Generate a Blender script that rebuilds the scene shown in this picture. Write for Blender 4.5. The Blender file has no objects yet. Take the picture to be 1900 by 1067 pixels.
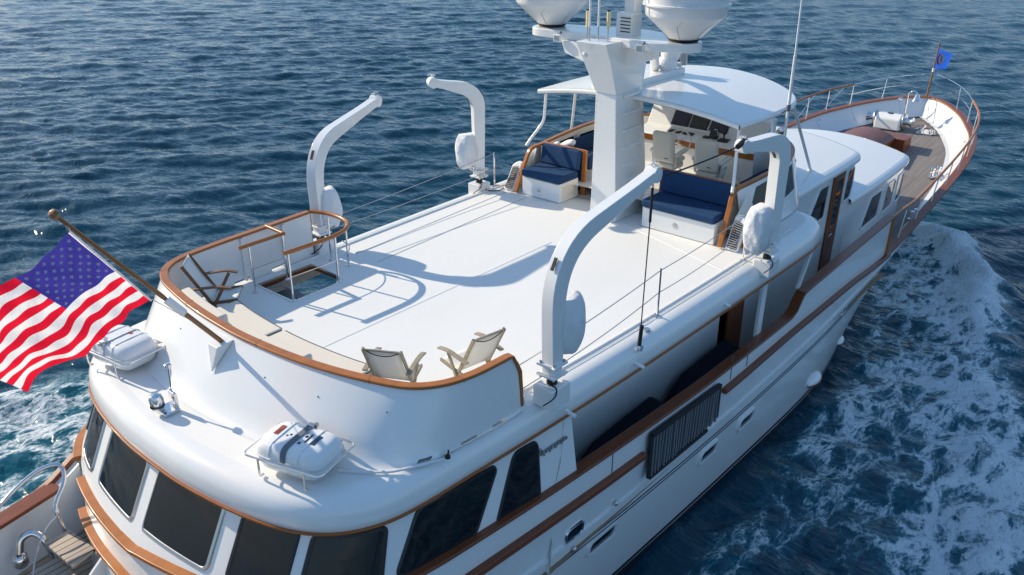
import bpy, bmesh, math, random
import numpy as np
from mathutils import Vector, Matrix
from mathutils.geometry import tessellate_polygon
random.seed(4); R = math.radians
S = bpy.context.scene; COL = S.collection

# ---------------------------------------------------------------- camera
YAW, PITCH, F = 40.3, 25.0, 1600.0
cd = bpy.data.cameras.new('camera'); cam = bpy.data.objects.new('camera', cd); COL.objects.link(cam)
fw = Vector((math.cos(R(YAW))*math.cos(R(PITCH)), math.sin(R(YAW))*math.cos(R(PITCH)), -math.sin(R(PITCH))))
cam.location = (0, -9.24, 6.2); cam.rotation_euler = fw.to_track_quat('-Z', 'Y').to_euler()
cd.sensor_width = 36; cd.lens = F/1900*36; cd.clip_start = .1; cd.clip_end = 6000
S.camera = cam
# ---------------------------------------------------------------- light
to_sun = Vector((-.27, 1.39, .80)).normalized()
w = bpy.data.worlds.new('World'); S.world = w; w.use_nodes = True
nt = w.node_tree; bg = nt.nodes['Background']
sky = nt.nodes.new('ShaderNodeTexSky'); sky.sky_type = 'NISHITA'; sky.sun_disc = False
sky.sun_elevation = math.asin(to_sun.z); sky.sun_rotation = math.atan2(to_sun.x, to_sun.y)
sky.air_density = 1.2; sky.dust_density = .7; sky.ozone_density = 2.0
tint = nt.nodes.new('ShaderNodeMix'); tint.data_type = 'RGBA'; tint.blend_type = 'MULTIPLY'; tint.inputs['Factor'].default_value = 1
tint.inputs['B'].default_value = (.95, .97, 1.05, 1)   # clear blue sea sky
nt.links.new(sky.outputs[0], tint.inputs['A']); veil = nt.nodes.new('ShaderNodeMix'); veil.data_type = 'RGBA'; veil.inputs['Factor'].default_value = .55; veil.inputs['B'].default_value = (1.1, 2.35, 4.2, 1)   # thin even blue haze over the whole sky
nt.links.new(tint.outputs['Result'], veil.inputs['A']); nt.links.new(veil.outputs['Result'], bg.inputs[0]); bg.inputs[1].default_value = .15
sl = bpy.data.lights.new('sun', 'SUN'); sl.energy = 4.95; sl.angle = R(.6); sl.color = (1, .868, .675)
so = bpy.data.objects.new('sun', sl); COL.objects.link(so); so.rotation_euler = (-to_sun).to_track_quat('-Z', 'Y').to_euler()
so.location = (0, 20, 30)
vs = S.view_settings; vs.view_transform = 'Standard'; vs.look = 'None'; vs.exposure = .16; vs.gamma = 1

# ---------------------------------------------------------------- materials
def mat(name, col, rough=.4, metal=0, coat=0, spec=.5, bump=None, var=None, ior=None):
    m = bpy.data.materials.new(name); m.use_nodes = True
    n = m.node_tree.nodes; l = m.node_tree.links; b = n['Principled BSDF']
    b.inputs['Base Color'].default_value = (*col, 1); b.inputs['Roughness'].default_value = rough
    b.inputs['Metallic'].default_value = metal; b.inputs['Coat Weight'].default_value = coat
    b.inputs['Coat Roughness'].default_value = .05; b.inputs['Specular IOR Level'].default_value = spec
    tc = n.new('ShaderNodeTexCoord')
    if var:   # (scale, amount, stretch)
        mp = n.new('ShaderNodeMapping'); mp.inputs['Scale'].default_value = var[2]
        nz = n.new('ShaderNodeTexNoise'); nz.inputs['Scale'].default_value = var[0]; nz.inputs['Detail'].default_value = 6
        rp = n.new('ShaderNodeMix'); rp.data_type = 'RGBA'
        l.new(tc.outputs['Object'], mp.inputs[0]); l.new(mp.outputs[0], nz.inputs[0])
        rp.inputs['A'].default_value = (*[c*(1-var[1]) for c in col], 1); rp.inputs['B'].default_value = (*[min(1, c*(1+var[1])) for c in col], 1)
        l.new(nz.outputs['Fac'], rp.inputs['Factor']); l.new(rp.outputs['Result'], b.inputs['Base Color'])
    if bump:  # (scale, strength, distance)
        nb = n.new('ShaderNodeTexNoise'); nb.inputs['Scale'].default_value = bump[0]; nb.inputs['Detail'].default_value = 4
        bp = n.new('ShaderNodeBump'); bp.inputs['Strength'].default_value = bump[1]; bp.inputs['Distance'].default_value = bump[2]
        l.new(tc.outputs['Object'], nb.inputs[0]); l.new(nb.outputs['Fac'], bp.inputs['Height']); l.new(bp.outputs[0], b.inputs['Normal'])
    return m
M = {}
M['white'] = mat('white_gelcoat', (.80, .80, .78), .22, coat=.5, bump=(1.3, .06, .02), var=(.9, .025, (1, 1, 1)))
M['hullwhite'] = mat('hull_paint', (.78, .79, .78), .22, coat=.5, bump=(.8, .08, .03), var=(.6, .04, (1, 1, 2)))
M['deck'] = mat('nonskid_deck', (.77, .765, .74), .62, bump=(260, .12, .002), var=(.55, .06, (.5, 1.4, 1)))
M['cream'] = mat('cream_gelcoat', (.74, .70, .60), .4, coat=.2, var=(2, .04, (1, 1, 1)))
M['teak'] = mat('varnished_teak', (.38, .135, .032), .30, spec=.3, coat=.12, var=(7, .32, (.35, 1, 3)), bump=(30, .06, .002))
M['mahog_shadeteak'] = mat('mahogany_and_shaded_teak', (.19, .055, .022), .32, spec=.3, coat=.12, var=(6, .3, (.35, 1, 3)))  # own brown on bow and hatch; shade coloured into teak on side rails
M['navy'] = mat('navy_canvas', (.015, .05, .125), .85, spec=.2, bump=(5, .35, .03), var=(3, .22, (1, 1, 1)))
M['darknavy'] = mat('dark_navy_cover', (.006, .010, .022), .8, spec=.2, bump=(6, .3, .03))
M['cushion'] = mat('cream_cushion', (.72, .66, .57), .85, spec=.2, bump=(140, .2, .002), var=(3, .05, (1, 1, 1)))
M['piping'] = mat('black_piping', (.02, .02, .025), .7)
M['chrome'] = mat('polished_steel', (.72, .72, .73), .12, metal=1)
M['steel'] = mat('brushed_steel', (.55, .55, .55), .3, metal=1)
M['glass'] = mat('dark_window_glass', (.006, .009, .012), .04, spec=.45, coat=.0, var=(1.2, .5, (1, 1, 1)))
M['smoke'] = mat('smoked_screen', (.03, .035, .03), .06, spec=.6)
M['rubber'] = mat('black_rubber', (.012, .012, .014), .6)
M['black'] = mat('black_plastic', (.015, .015, .018), .4)
M['screen'] = mat('display_screen', (.012, .016, .05), .12, coat=.5)
M['screen2'] = mat('display_screen_grey', (.012, .025, .025), .12, coat=.5)
M['wire'] = mat('steel_wire', (.42, .42, .42), .4, metal=.6)
M['rope'] = mat('black_rope', (.02, .02, .022), .9, bump=(200, .5, .003))
M['canvas'] = mat('white_canvas_cover', (.72, .73, .74), .8, spec=.25, bump=(7, .55, .05), var=(4, .07, (1, 1, 1)))
M['sling'] = mat('cream_sling_fabric', (.74, .72, .67), .85, spec=.1, bump=(200, .2, .001), var=(4, .05, (1, 1, 1)))
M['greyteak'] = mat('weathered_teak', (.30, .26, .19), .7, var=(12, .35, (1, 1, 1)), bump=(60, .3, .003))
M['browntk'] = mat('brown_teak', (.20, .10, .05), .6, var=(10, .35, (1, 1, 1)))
M['staff'] = mat('staff_varnish', (.26, .105, .025), .3, coat=.2, var=(5, .3, (1, 1, 1)))
def cloth(name, col):
    m = bpy.data.materials.new(name); m.use_nodes = True; n = m.node_tree.nodes; l = m.node_tree.links; b = n['Principled BSDF']
    b.inputs['Base Color'].default_value = (*col, 1); b.inputs['Roughness'].default_value = .75; b.inputs['Specular IOR Level'].default_value = .1
    t = n.new('ShaderNodeBsdfTranslucent'); t.inputs[0].default_value = (*col, 1); x = n.new('ShaderNodeMixShader'); x.inputs[0].default_value = .45
    nz = n.new('ShaderNodeTexNoise'); nz.inputs['Scale'].default_value = 5; nz.inputs['Distortion'].default_value = 1.5; bp = n.new('ShaderNodeBump'); bp.inputs['Strength'].default_value = .5; bp.inputs['Distance'].default_value = .03
    tc = n.new('ShaderNodeTexCoord'); mp = n.new('ShaderNodeMapping'); mp.inputs['Scale'].default_value = (2.5, 1, .8); mp.inputs['Rotation'].default_value = (0, .6, 0); l.new(tc.outputs['Object'], mp.inputs[0]); l.new(mp.outputs[0], nz.inputs[0]); l.new(nz.outputs['Fac'], bp.inputs['Height'])
    l.new(bp.outputs[0], b.inputs['Normal']); l.new(bp.outputs[0], t.inputs['Normal'])
    l.new(b.outputs[0], x.inputs[1]); l.new(t.outputs[0], x.inputs[2]); l.new(x.outputs[0], n['Material Output'].inputs[0]); return m
M['fred'] = cloth('flag_red', (.80, .012, .04)); M['fwhite'] = cloth('flag_white', (.88, .88, .88)); M['fblue'] = cloth('flag_blue', (.05, .042, .30))
M['fstar'] = mat('flag_star', (.42, .45, .62), .8, spec=.1)
M['bblue'] = cloth('burgee_blue', (.04, .17, .80))
M['pink'] = mat('burgee_pink', (.75, .18, .25), .8)
M['yellow'] = mat('ivory_antenna', (.78, .66, .36), .5)
M['radome'] = mat('radome_shell', (.78, .78, .77), .35, coat=.2)
M['red'] = mat('label_red', (.35, .05, .03), .5)
M['orange'] = mat('label_orange', (.55, .22, .03), .5)
M['strap'] = mat('grey_strap', (.13, .15, .18), .8)
M['boot'] = mat('boot_top_black', (.01, .012, .018), .35)
M['antifoul'] = mat('antifouling_red', (.14, .03, .02), .7)
M['stripe'] = mat('dark_blue_stripe', (.02, .035, .07), .3)
M['slat'] = mat('grey_slat', (.16, .17, .18), .5, var=(8, .2, (1, 1, 1)))
M['seat'] = mat('ivory_leather', (.68, .65, .56), .5, bump=(20, .1, .01))
M['tealmetal'] = mat('nameplate_metal', (.30, .31, .30), .3, metal=.8)
M['teakshade'] = mat('shaded_edge_teak', (.32, .105, .028), .35, spec=.3, coat=.1, var=(7, .3, (.35, 1, 3)))  # darker teak copy; starboard shade is put into the edge trim's colour
M['seamgrey'] = mat('deck_seam_grey', (.42, .42, .41), .7)
M['underdeck'] = mat('plain_teak_brown', (.30, .20, .13), .6, var=(6, .25, (1, 1, 1)))  # plain brown teak with random tone, for the side deck

def plank_mat(name, c1, c2, pitch, curve=False):
    m = bpy.data.materials.new(name); m.use_nodes = True
    n = m.node_tree.nodes; l = m.node_tree.links; b = n['Principled BSDF']
    b.inputs['Roughness'].default_value = .7
    tc = n.new('ShaderNodeTexCoord'); sp = n.new('ShaderNodeSeparateXYZ'); l.new(tc.outputs['Object'], sp.inputs[0])
    mu = n.new('ShaderNodeMath'); mu.operation = 'MULTIPLY'; mu.inputs[1].default_value = 1/pitch; l.new(sp.outputs['Y'], mu.inputs[0])
    fr = n.new('ShaderNodeMath'); fr.operation = 'FRACT'; l.new(mu.outputs[0], fr.inputs[0])
    fl = n.new('ShaderNodeMath'); fl.operation = 'FLOOR'; l.new(mu.outputs[0], fl.inputs[0])
    gt = n.new('ShaderNodeMath'); gt.operation = 'LESS_THAN'; gt.inputs[1].default_value = .13; l.new(fr.outputs[0], gt.inputs[0])
    xs = n.new('ShaderNodeMath'); xs.operation = 'MULTIPLY'; xs.inputs[1].default_value = .45; l.new(sp.outputs['X'], xs.inputs[0])
    wn = n.new('ShaderNodeTexWhiteNoise'); wn.noise_dimensions = '2D'
    xf = n.new('ShaderNodeMath'); xf.operation = 'FLOOR'; l.new(xs.outputs[0], xf.inputs[0])
    cb = n.new('ShaderNodeCombineXYZ'); l.new(fl.outputs[0], cb.inputs[0]); l.new(xf.outputs[0], cb.inputs[1]); l.new(cb.outputs[0], wn.inputs[0])
    nz = n.new('ShaderNodeTexNoise'); nz.inputs['Scale'].default_value = 5; nz.inputs['Detail'].default_value = 6
    mp = n.new('ShaderNodeMapping'); mp.inputs['Scale'].default_value = (.3, 3, 1); l.new(tc.outputs['Object'], mp.inputs[0]); l.new(mp.outputs[0], nz.inputs[0])
    ad = n.new('ShaderNodeMath'); ad.operation = 'ADD'; l.new(wn.outputs[0], ad.inputs[0]); l.new(nz.outputs['Fac'], ad.inputs[1])
    hf = n.new('ShaderNodeMath'); hf.operation = 'MULTIPLY'; hf.inputs[1].default_value = .5; l.new(ad.outputs[0], hf.inputs[0])
    mx = n.new('ShaderNodeMix'); mx.data_type = 'RGBA'; mx.inputs['A'].default_value = (*c1, 1); mx.inputs['B'].default_value = (*c2, 1); l.new(hf.outputs[0], mx.inputs['Factor'])
    m2 = n.new('ShaderNodeMix'); m2.data_type = 'RGBA'; m2.inputs['B'].default_value = (.03, .028, .028, 1)
    l.new(mx.outputs['Result'], m2.inputs['A']); l.new(gt.outputs[0], m2.inputs['Factor']); l.new(m2.outputs['Result'], b.inputs['Base Color'])
    return m
M['planks'] = plank_mat('teak_deck_planks', (.15, .13, .12), (.31, .275, .255), .075)
M['steps'] = plank_mat('pale_teak_steps', (.34, .28, .22), (.5, .42, .34), .12)

# ---------------------------------------------------------------- mesh helpers
V = Vector
def cr(pts, k=6, closed=False):
    P = [V(p) for p in pts]; n = len(P); out = []
    rng = range(n) if closed else range(n-1)
    for i in rng:
        if closed: a, b, c, d = P[i-1], P[i], P[(i+1) % n], P[(i+2) % n]
        else: a, b, c, d = P[max(i-1, 0)], P[i], P[i+1], P[min(i+2, n-1)]
        for j in range(k):
            t = j/k
            out.append(.5*((2*b)+(c-a)*t+(2*a-5*b+4*c-d)*t*t+(3*b-a-3*c+d)*t**3))
    if not closed: out.append(P[-1])
    return out
def lut(tab):
    xs = [a for a, _ in tab]; ys = [b for _, b in tab]
    return lambda x: float(np.interp(x, xs, ys))
def slut(tab):   # smooth interpolation through the table
    pts = cr([(a, b, 0) for a, b in tab], 8)
    xs = [p.x for p in pts]; ys = [p.y for p in pts]
    return lambda x: float(np.interp(x, xs, ys))
class MB:
    def __init__(s): s.v = []; s.f = []; s.m = []; s.mi = 0
    def add(s, vs, fs):
        o = len(s.v); s.v += [tuple(v) for v in vs]; s.f += [tuple(o+i for i in f) for f in fs]; s.m += [s.mi]*len(fs); return s
    def box(s, c, d, rot=None):
        c = V(c); hx, hy, hz = d[0]/2, d[1]/2, d[2]/2
        vs = [V((x, y, z)) for x in (-hx, hx) for y in (-hy, hy) for z in (-hz, hz)]
        if rot is not None: vs = [rot @ v for v in vs]
        return s.add([v+c for v in vs], [(0, 1, 3, 2), (4, 6, 7, 5), (0, 4, 5, 1), (2, 3, 7, 6), (0, 2, 6, 4), (1, 5, 7, 3)])
    def bar(s, a, b, w, h, up=(0, 0, 1)):
        a, b = V(a), V(b); x = (b-a); L = x.length; x.normalize(); y = V(up).cross(x)
        if y.length < 1e-4: y = V((0, 1, 0)).cross(x)
        y.normalize(); z = x.cross(y); m = Matrix((x, y, z)).transposed()
        return s.box((a+b)/2, (L, w, h), m)
    def rings(s, rs, closed=True, cap=True):
        n = len(rs[0]); vs = [v for r in rs for v in r]; fs = []
        for i in range(len(rs)-1):
            for j in range(n if closed else n-1):
                a = i*n+j; b = i*n+(j+1) % n; fs.append((a, b, b+n, a+n))
        if cap and closed: fs.append(tuple(range(n))[::-1]); fs.append(tuple((len(rs)-1)*n+j for j in range(n)))
        return s.add(vs, fs)
    def sweep(s, path, prof, up=(0, 0, 1), closed=False):
        P = [V(p) for p in path]; rs = []; n = len(P)
        for i, p in enumerate(P):
            if closed: t = P[(i+1) % n]-P[i-1]
            else: t = P[min(i+1, n-1)]-P[max(i-1, 0)]
            t.normalize(); sd = V(up).cross(t)
            if sd.length < 1e-4: sd = V((0, 1, 0))
            sd.normalize(); u = t.cross(sd)
            rs.append([p+sd*a+u*b for a, b in prof])
        if closed: rs.append(rs[0])
        return s.rings(rs, True, not closed)
    def tube(s, path, r, n=8, closed=False):
        P = [V(p) for p in path]; N = len(P); rs = []; prev = None
        for i, p in enumerate(P):
            t = (P[(i+1) % N]-P[i-1]) if closed else (P[min(i+1, N-1)]-P[max(i-1, 0)])
            t.normalize()
            if prev is None:
                prev = V((0, 0, 1)) if abs(t.z) < .9 else V((1, 0, 0))
            prev = (prev-t*prev.dot(t)).normalized(); q = t.cross(prev)
            rr = r(i/(N-1)) if callable(r) else r
            rs.append([p+(prev*math.cos(2*math.pi*k/n)+q*math.sin(2*math.pi*k/n))*rr for k in range(n)])
        if closed: rs.append(rs[0])
        return s.rings(rs, True, not closed)
    def lathe(s, prof, c=(0, 0, 0), axis=(0, 0, 1), n=24):
        c = V(c); q = V(axis).normalized().to_track_quat('Z', 'Y')
        rs = [[c+q @ V((r*math.cos(2*math.pi*k/n), r*math.sin(2*math.pi*k/n), z)) for k in range(n)] for r, z in prof]
        return s.rings(rs)
    def prism(s, poly, d):   # poly: 3D points, d: extrusion vector
        d = V(d); n = len(poly); a = [V(p) for p in poly]
        return s.add(a+[p+d for p in a], [tuple(range(n))[::-1], tuple(range(n, 2*n))]+[(i, (i+1) % n, n+(i+1) % n, n+i) for i in range(n)])
    def grid(s, g):
        n = len(g[0]); return s.add([v for r in g for v in r], [(i*n+j, i*n+j+1, (i+1)*n+j+1, (i+1)*n+j) for i in range(len(g)-1) for j in range(n-1)])
    def poly(s, outs):
        t = tessellate_polygon([[V(p) for p in o] for o in outs]); vs = [p for o in outs for p in o]
        return s.add(vs, [tuple(x) for x in t])
    def build(s, name, m, parent=None, bevel=0, smooth=40, seg=2, subsurf=0, label=None):
        me = bpy.data.meshes.new(name); me.from_pydata(s.v, [], s.f)
        ms = m if isinstance(m, (list, tuple)) else [m]
        for x in ms: me.materials.append(M[x] if isinstance(x, str) else x)
        for p, i in zip(me.polygons, s.m): p.material_index = i
        bm = bmesh.new(); bm.from_mesh(me); bmesh.ops.recalc_face_normals(bm, faces=bm.faces); bm.to_mesh(me); bm.free()
        for p in me.polygons: p.use_smooth = True
        me.set_sharp_from_angle(angle=R(smooth))
        o = bpy.data.objects.new(name, me); COL.objects.link(o)
        if parent: o.parent = parent
        if bevel:
            b = o.modifiers.new('b', 'BEVEL'); b.width = bevel; b.segments = seg; b.limit_method = 'ANGLE'; b.angle_limit = R(35); b.harden_normals = True
        if subsurf:
            b = o.modifiers.new('s', 'SUBSURF'); b.levels = subsurf; b.render_levels = subsurf
        if label: o['label'] = label
        return o
def empty(name, label, cat, loc=(0, 0, 0), rz=0, group=None):
    o = bpy.data.objects.new(name, None); COL.objects.link(o); o.location = loc; o.rotation_euler = (0, 0, rz)
    o.empty_display_size = .2; o['label'] = label; o['category'] = cat
    if group: o['group'] = group
    return o
def tag(o, label, cat, group=None):
    o['label'] = label; o['category'] = cat
    if group: o['group'] = group
    return o
def rounded(poly, r, k=5):
    out = []; n = len(poly)
    for i in range(n):
        p = V((*poly[i], 0)); a = V((*poly[i-1], 0)); b = V((*poly[(i+1) % n], 0))
        ra = min(r, (a-p).length*.45); rb = min(r, (b-p).length*.45)
        A = p+(a-p).normalized()*ra; B = p+(b-p).normalized()*rb
        for j in range(k+1):
            t = j/k; q = A*(1-t)**2+p*2*t*(1-t)+B*t*t; out.append((q.x, q.y))
    return out
def offs(poly, d):
    n = len(poly); A = sum(poly[i-1][0]*poly[i][1]-poly[i][0]*poly[i-1][1] for i in range(n)); sg = 1 if A > 0 else -1; out = []
    for i in range(n):
        x0, y0 = poly[i-1]; x1, y1 = poly[(i+1) % n]; dx, dy = x1-x0, y1-y0; L = math.hypot(dx, dy) or 1
        out.append((poly[i][0]+sg*dy/L*d, poly[i][1]-sg*dx/L*d))
    return out
def window(surf, poly, parent, r=.12, fw_=.045, name='window', gm='glass', fm='white', label=None, gz=.012, fz=.028):
    """surf(a,b,off)->3D point standing off the wall; poly in (a,b)"""
    g = []
    for p0, p1 in zip(rounded(poly, r), rounded(poly, r)[1:]+rounded(poly, r)[:1]):
        k_n = max(1, int(math.hypot(p1[0]-p0[0], p1[1]-p0[1])/.12))
        g += [(p0[0]+(p1[0]-p0[0])*j/k_n, p0[1]+(p1[1]-p0[1])*j/k_n) for j in range(k_n)]
    cx = sum(p[0] for p in g)/len(g); cy = sum(p[1] for p in g)/len(g)
    mb = MB(); N = len(g); rings = [[(cx+(p[0]-cx)*t, cy+(p[1]-cy)*t) for p in g] for t in (1, .86, .72, .58, .44, .3, .15)]
    vs = [surf(*p, gz) for rg in rings for p in rg]+[surf(cx, cy, gz)]
    fs = [(k*N+i, k*N+(i+1) % N, (k+1)*N+(i+1) % N, (k+1)*N+i) for k in range(6) for i in range(N)]+[(6*N+i, 6*N+(i+1) % N, 7*N) for i in range(N)]
    mb.add(vs, fs); w_ = mb.build(name, gm, parent, label=label)
    i_ = offs(g, -.006); o_ = offs(g, fw_)
    rs = [[surf(*p, 0.0) for p in i_], [surf(*p, fz) for p in offs(g, .004)], [surf(*p, fz) for p in offs(g, fw_-.012)], [surf(*p, 0.0) for p in o_]]
    MB().rings(rs, True, False).build('frame', fm, w_, smooth=50)
    return w_
RECT = lambda w_, h_, c=.25: [(-w_/2, -h_/2+h_*c), (-w_/2+h_*c, -h_/2), (w_/2-h_*c, -h_/2), (w_/2, -h_/2+h_*c), (w_/2, h_/2-h_*c), (w_/2-h_*c, h_/2), (-w_/2+h_*c, h_/2), (-w_/2, h_/2-h_*c)]

# ================================================================= SEA
WZ = -5.2
def axis(lo, hi, st, far, g):
    a = list(np.arange(lo, hi, st)); x = a[-1]; d = st
    while x < far: d *= g if x < 125 else 1.12; x += d; a.append(x)
    x = a[0]; d = st; b = []
    while x > -far: d *= 1.12; x -= d; b.append(x)
    return np.array(b[::-1]+a)
xs = axis(-3, 44, .13, 2500, 1.010); ys = axis(-14, 36, .13, 2500, 1.010)
X, Y = np.meshgrid(xs, ys, indexing='ij')
sx = np.gradient(xs)[:, None]*np.ones_like(X); sy = np.gradient(ys)[None, :]*np.ones_like(X); sp_ = np.maximum(sx, sy)
rng = np.random.default_rng(7)
Z = np.zeros_like(X); GX = np.zeros_like(X); GY = np.zeros_like(X)
wd = R(YAW+12)     # waves travel roughly along the line of sight
for i in range(110):
    L = .45*(5.5/.45)**rng.random(); th = wd+rng.normal(0, .5)
    k = 2*math.pi/L; a = (.0058*L if L < 1.3 else .0077*L**.32)*rng.uniform(.5, 1.3); ph = rng.uniform(0, 6.28)
    att = np.clip((L/sp_-2.0)/1.5, 0, 1)
    arg = k*(X*math.cos(th)+Y*math.sin(th))+ph
    Z += a*np.sin(arg)*att; GX -= .7*a*math.cos(th)*np.cos(arg)*att; GY -= .7*a*math.sin(th)*np.cos(arg)*att
def sst(a, b, x): t = np.clip((x-a)/(b-a), 0, 1); return t*t*(3-2*t)
def vnoise(x, y, seed):   # cheap smooth value noise
    r = np.random.default_rng(seed).random((64, 64)); xi = np.floor(x).astype(int); yi = np.floor(y).astype(int)
    fx = x-xi; fy = y-yi; fx = fx*fx*(3-2*fx); fy = fy*fy*(3-2*fy)
    g = lambda i, j: r[i % 64, j % 64]
    return (g(xi, yi)*(1-fx)+g(xi+1, yi)*fx)*(1-fy)+(g(xi, yi+1)*(1-fx)+g(xi+1, yi+1)*fx)*fy
aY = np.abs(Y); back = 33.4-X
outer = np.interp(-X, [-33.6, -33.2, -31.5, -30, -28.6, -25, -18, 0, 60], [.3, 1.9, 3.7, 4.6, 5.3, 6.3, 8.6, 14.2, 34])
outer = outer+(vnoise(X*.6, Y*.6, 3)-.5)*1.0+(vnoise(X*1.7, Y*1.7, 31)-.5)*.35
inner = np.interp(-X, [-33.6, -32, -30, -28, -25, -22, -18, -12, 0, 40], [-.4, -.1, .5, 1.1, 2.0, 2.75, 3.2, 3.6, 4.0, 4.2])
inner = inner+.7*(vnoise(X*.5, Y*.2+9*(Y > 0), 5)-.5)
fo = (1-sst(-.7, .5, aY-outer))*sst(-.2, 1.0, aY-inner)*sst(-.1, .6, back)
ridge = np.exp(-((aY-(outer-.9))/.8)**2)*sst(0, 2, back)
fo = fo*(.21+.30*vnoise(X*.34, Y*.5, 11)+.20*np.exp(-back/9)-.12*vnoise(X*.8+40, Y*.8, 12))+.36*np.exp(-((aY-(3.3+.21*back-.0*X))/(.5+.035*np.maximum(back, 0)))**2)*sst(5, 9, back)*np.exp(-back/30)
fo += ridge*.44*np.exp(-((back-4.0)/3.6)**2)+.25*np.exp(-((aY-inner-.3)/.5)**2)*np.exp(-((back-2)/3)**2)
jet = np.exp(-((Y+3.75)/.35)**2)*np.exp(-((X-17.6)/1.0)**2)*.45*(X < 18.8)
stern = (1-sst(2.6, 3.6, aY))*(X < 1.0)*.9
fo = np.clip(np.maximum(np.maximum(fo, jet), stern), 0, 1)*(X > -60)
fo = fo*(1-sst(40, 80, -X))
lump = (vnoise(X*1.6, Y*1.6, 21)-.5)*.20+(vnoise(X*3.4, Y*3.4, 22)-.5)*.16
Z += ridge*.50*np.exp(-((back-4.4)/3.6)**2)+ridge*.16+lump*np.clip(fo*1.5, 0, 1)
inhull = (aY < 2.2)*(X > 1)*(X < 27)
Z = np.where(inhull, np.minimum(Z, .05), Z)
X2 = X+GX; Y2 = Y+GY
nx, ny = X.shape
co = np.stack([X2, Y2, Z+WZ], -1).reshape(-1, 3).astype(np.float32)
idx = np.arange(nx*ny).reshape(nx, ny)
fa = np.stack([idx[:-1, :-1], idx[1:, :-1], idx[1:, 1:], idx[:-1, 1:]], -1).reshape(-1, 4)
me = bpy.data.meshes.new('water'); me.vertices.add(len(co)); me.vertices.foreach_set('co', co.ravel())
me.loops.add(fa.size); me.loops.foreach_set('vertex_index', fa.ravel().astype(np.int32))
me.polygons.add(len(fa)); me.polygons.foreach_set('loop_start', np.arange(0, fa.size, 4, dtype=np.int32)); me.polygons.foreach_set('loop_total', np.full(len(fa), 4, np.int32))
me.polygons.foreach_set('use_smooth', np.ones(len(fa), bool))
me.update(); me.validate()
at = me.attributes.new('foam', 'FLOAT', 'POINT'); at.data.foreach_set('value', fo.reshape(-1).astype(np.float32))
water = bpy.data.objects.new('water', me); COL.objects.link(water); water['kind'] = 'structure'; water['label'] = 'dark blue choppy sea with white foam along the hull'
m = bpy.data.materials.new('sea_water'); m.use_nodes = True; n = m.node_tree.nodes; l = m.node_tree.links
wb = n['Principled BSDF']; wb.inputs['Roughness'].default_value = .04; wb.inputs['IOR'].default_value = 1.333
def N(t, **k):
    x = n.new(t)
    for a, b in k.items(): setattr(x, a, b)
    return x
def math_(op, a, b=None, clamp=False):
    x = N('ShaderNodeMath', operation=op, use_clamp=clamp)
    for i, q in enumerate((a, b)):
        if q is None: continue
        if isinstance(q, (int, float)): x.inputs[i].default_value = q
        else: l.new(q, x.inputs[i])
    return x.outputs[0]
def ramp(f, a, b):
    x = N('ShaderNodeMapRange', interpolation_type='SMOOTHSTEP'); l.new(f, x.inputs[0]); x.inputs[1].default_value = a; x.inputs[2].default_value = b; return x.outputs[0]
tc = N('ShaderNodeTexCoord'); ob = tc.outputs['Object']
def noise(scale, detail=5, dist=0, rough=.55, vec=None, typ=None):
    x = N('ShaderNodeTexNoise'); x.inputs['Scale'].default_value = scale; x.inputs['Detail'].default_value = detail; x.inputs['Distortion'].default_value = dist; x.inputs['Roughness'].default_value = rough
    if typ: x.noise_type = typ
    l.new(vec or ob, x.inputs[0]); return x.outputs[0]
af = N('ShaderNodeAttribute', attribute_name='foam').outputs['Fac']
# lacy foam: thin veins between dark cells where sparse, solid where dense
mp = N('ShaderNodeMapping'); mp.inputs['Scale'].default_value = (.62, 1.1, 1); mp.inputs['Rotation'].default_value = (0, 0, .15); l.new(ob, mp.inputs[0])
wn = N('ShaderNodeTexNoise'); wn.inputs['Scale'].default_value = 1.1; wn.inputs['Detail'].default_value = 6; l.new(mp.outputs[0], wn.inputs[0])
wadd = N('ShaderNodeVectorMath', operation='MULTIPLY_ADD'); l.new(wn.outputs['Color'], wadd.inputs[0]); wadd.inputs[1].default_value = (1.7, 1.7, 1.7); l.new(mp.outputs[0], wadd.inputs[2])
vo = N('ShaderNodeTexVoronoi', feature='DISTANCE_TO_EDGE'); vo.inputs['Scale'].default_value = 1.25; l.new(wadd.outputs[0], vo.inputs[0])
vo2 = N('ShaderNodeTexVoronoi', feature='DISTANCE_TO_EDGE'); vo2.inputs['Scale'].default_value = 3.6; l.new(wadd.outputs[0], vo2.inputs[0])
v1 = math_('SUBTRACT', 1.0, ramp(vo.outputs['Distance'], 0.0, .34)); v2 = math_('SUBTRACT', 1.0, ramp(vo2.outputs['Distance'], 0.0, .30))
n1 = noise(2.3, 12, 1.8, .72, mp.outputs[0])
vo3 = N('ShaderNodeTexVoronoi', feature='DISTANCE_TO_EDGE'); vo3.inputs['Scale'].default_value = 8.5; l.new(wadd.outputs[0], vo3.inputs[0]); v3 = math_('SUBTRACT', 1.0, ramp(vo3.outputs['Distance'], 0.0, .28))
lace = math_('ADD', math_('MULTIPLY', v1, .34), math_('ADD', math_('MULTIPLY', v2, .16), math_('ADD', math_('MULTIPLY', n1, 1.0), math_('MULTIPLY', v3, .10))))
fsum = math_('ADD', lace, math_('MULTIPLY', af, 1.25))
foam = math_('MULTIPLY', math_('POWER', ramp(fsum, 1.25, 1.64), 1.2), ramp(af, .04, .3))
aer = math_('MULTIPLY', ramp(fsum, .85, 1.6), ramp(af, .02, .4))
nb = noise(.05, 3)
cw = N('ShaderNodeMix', data_type='RGBA'); cw.inputs['A'].default_value = (.001, .026, .048, 1); cw.inputs['B'].default_value = (.003, .048, .078, 1); l.new(nb, cw.inputs['Factor'])
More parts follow.
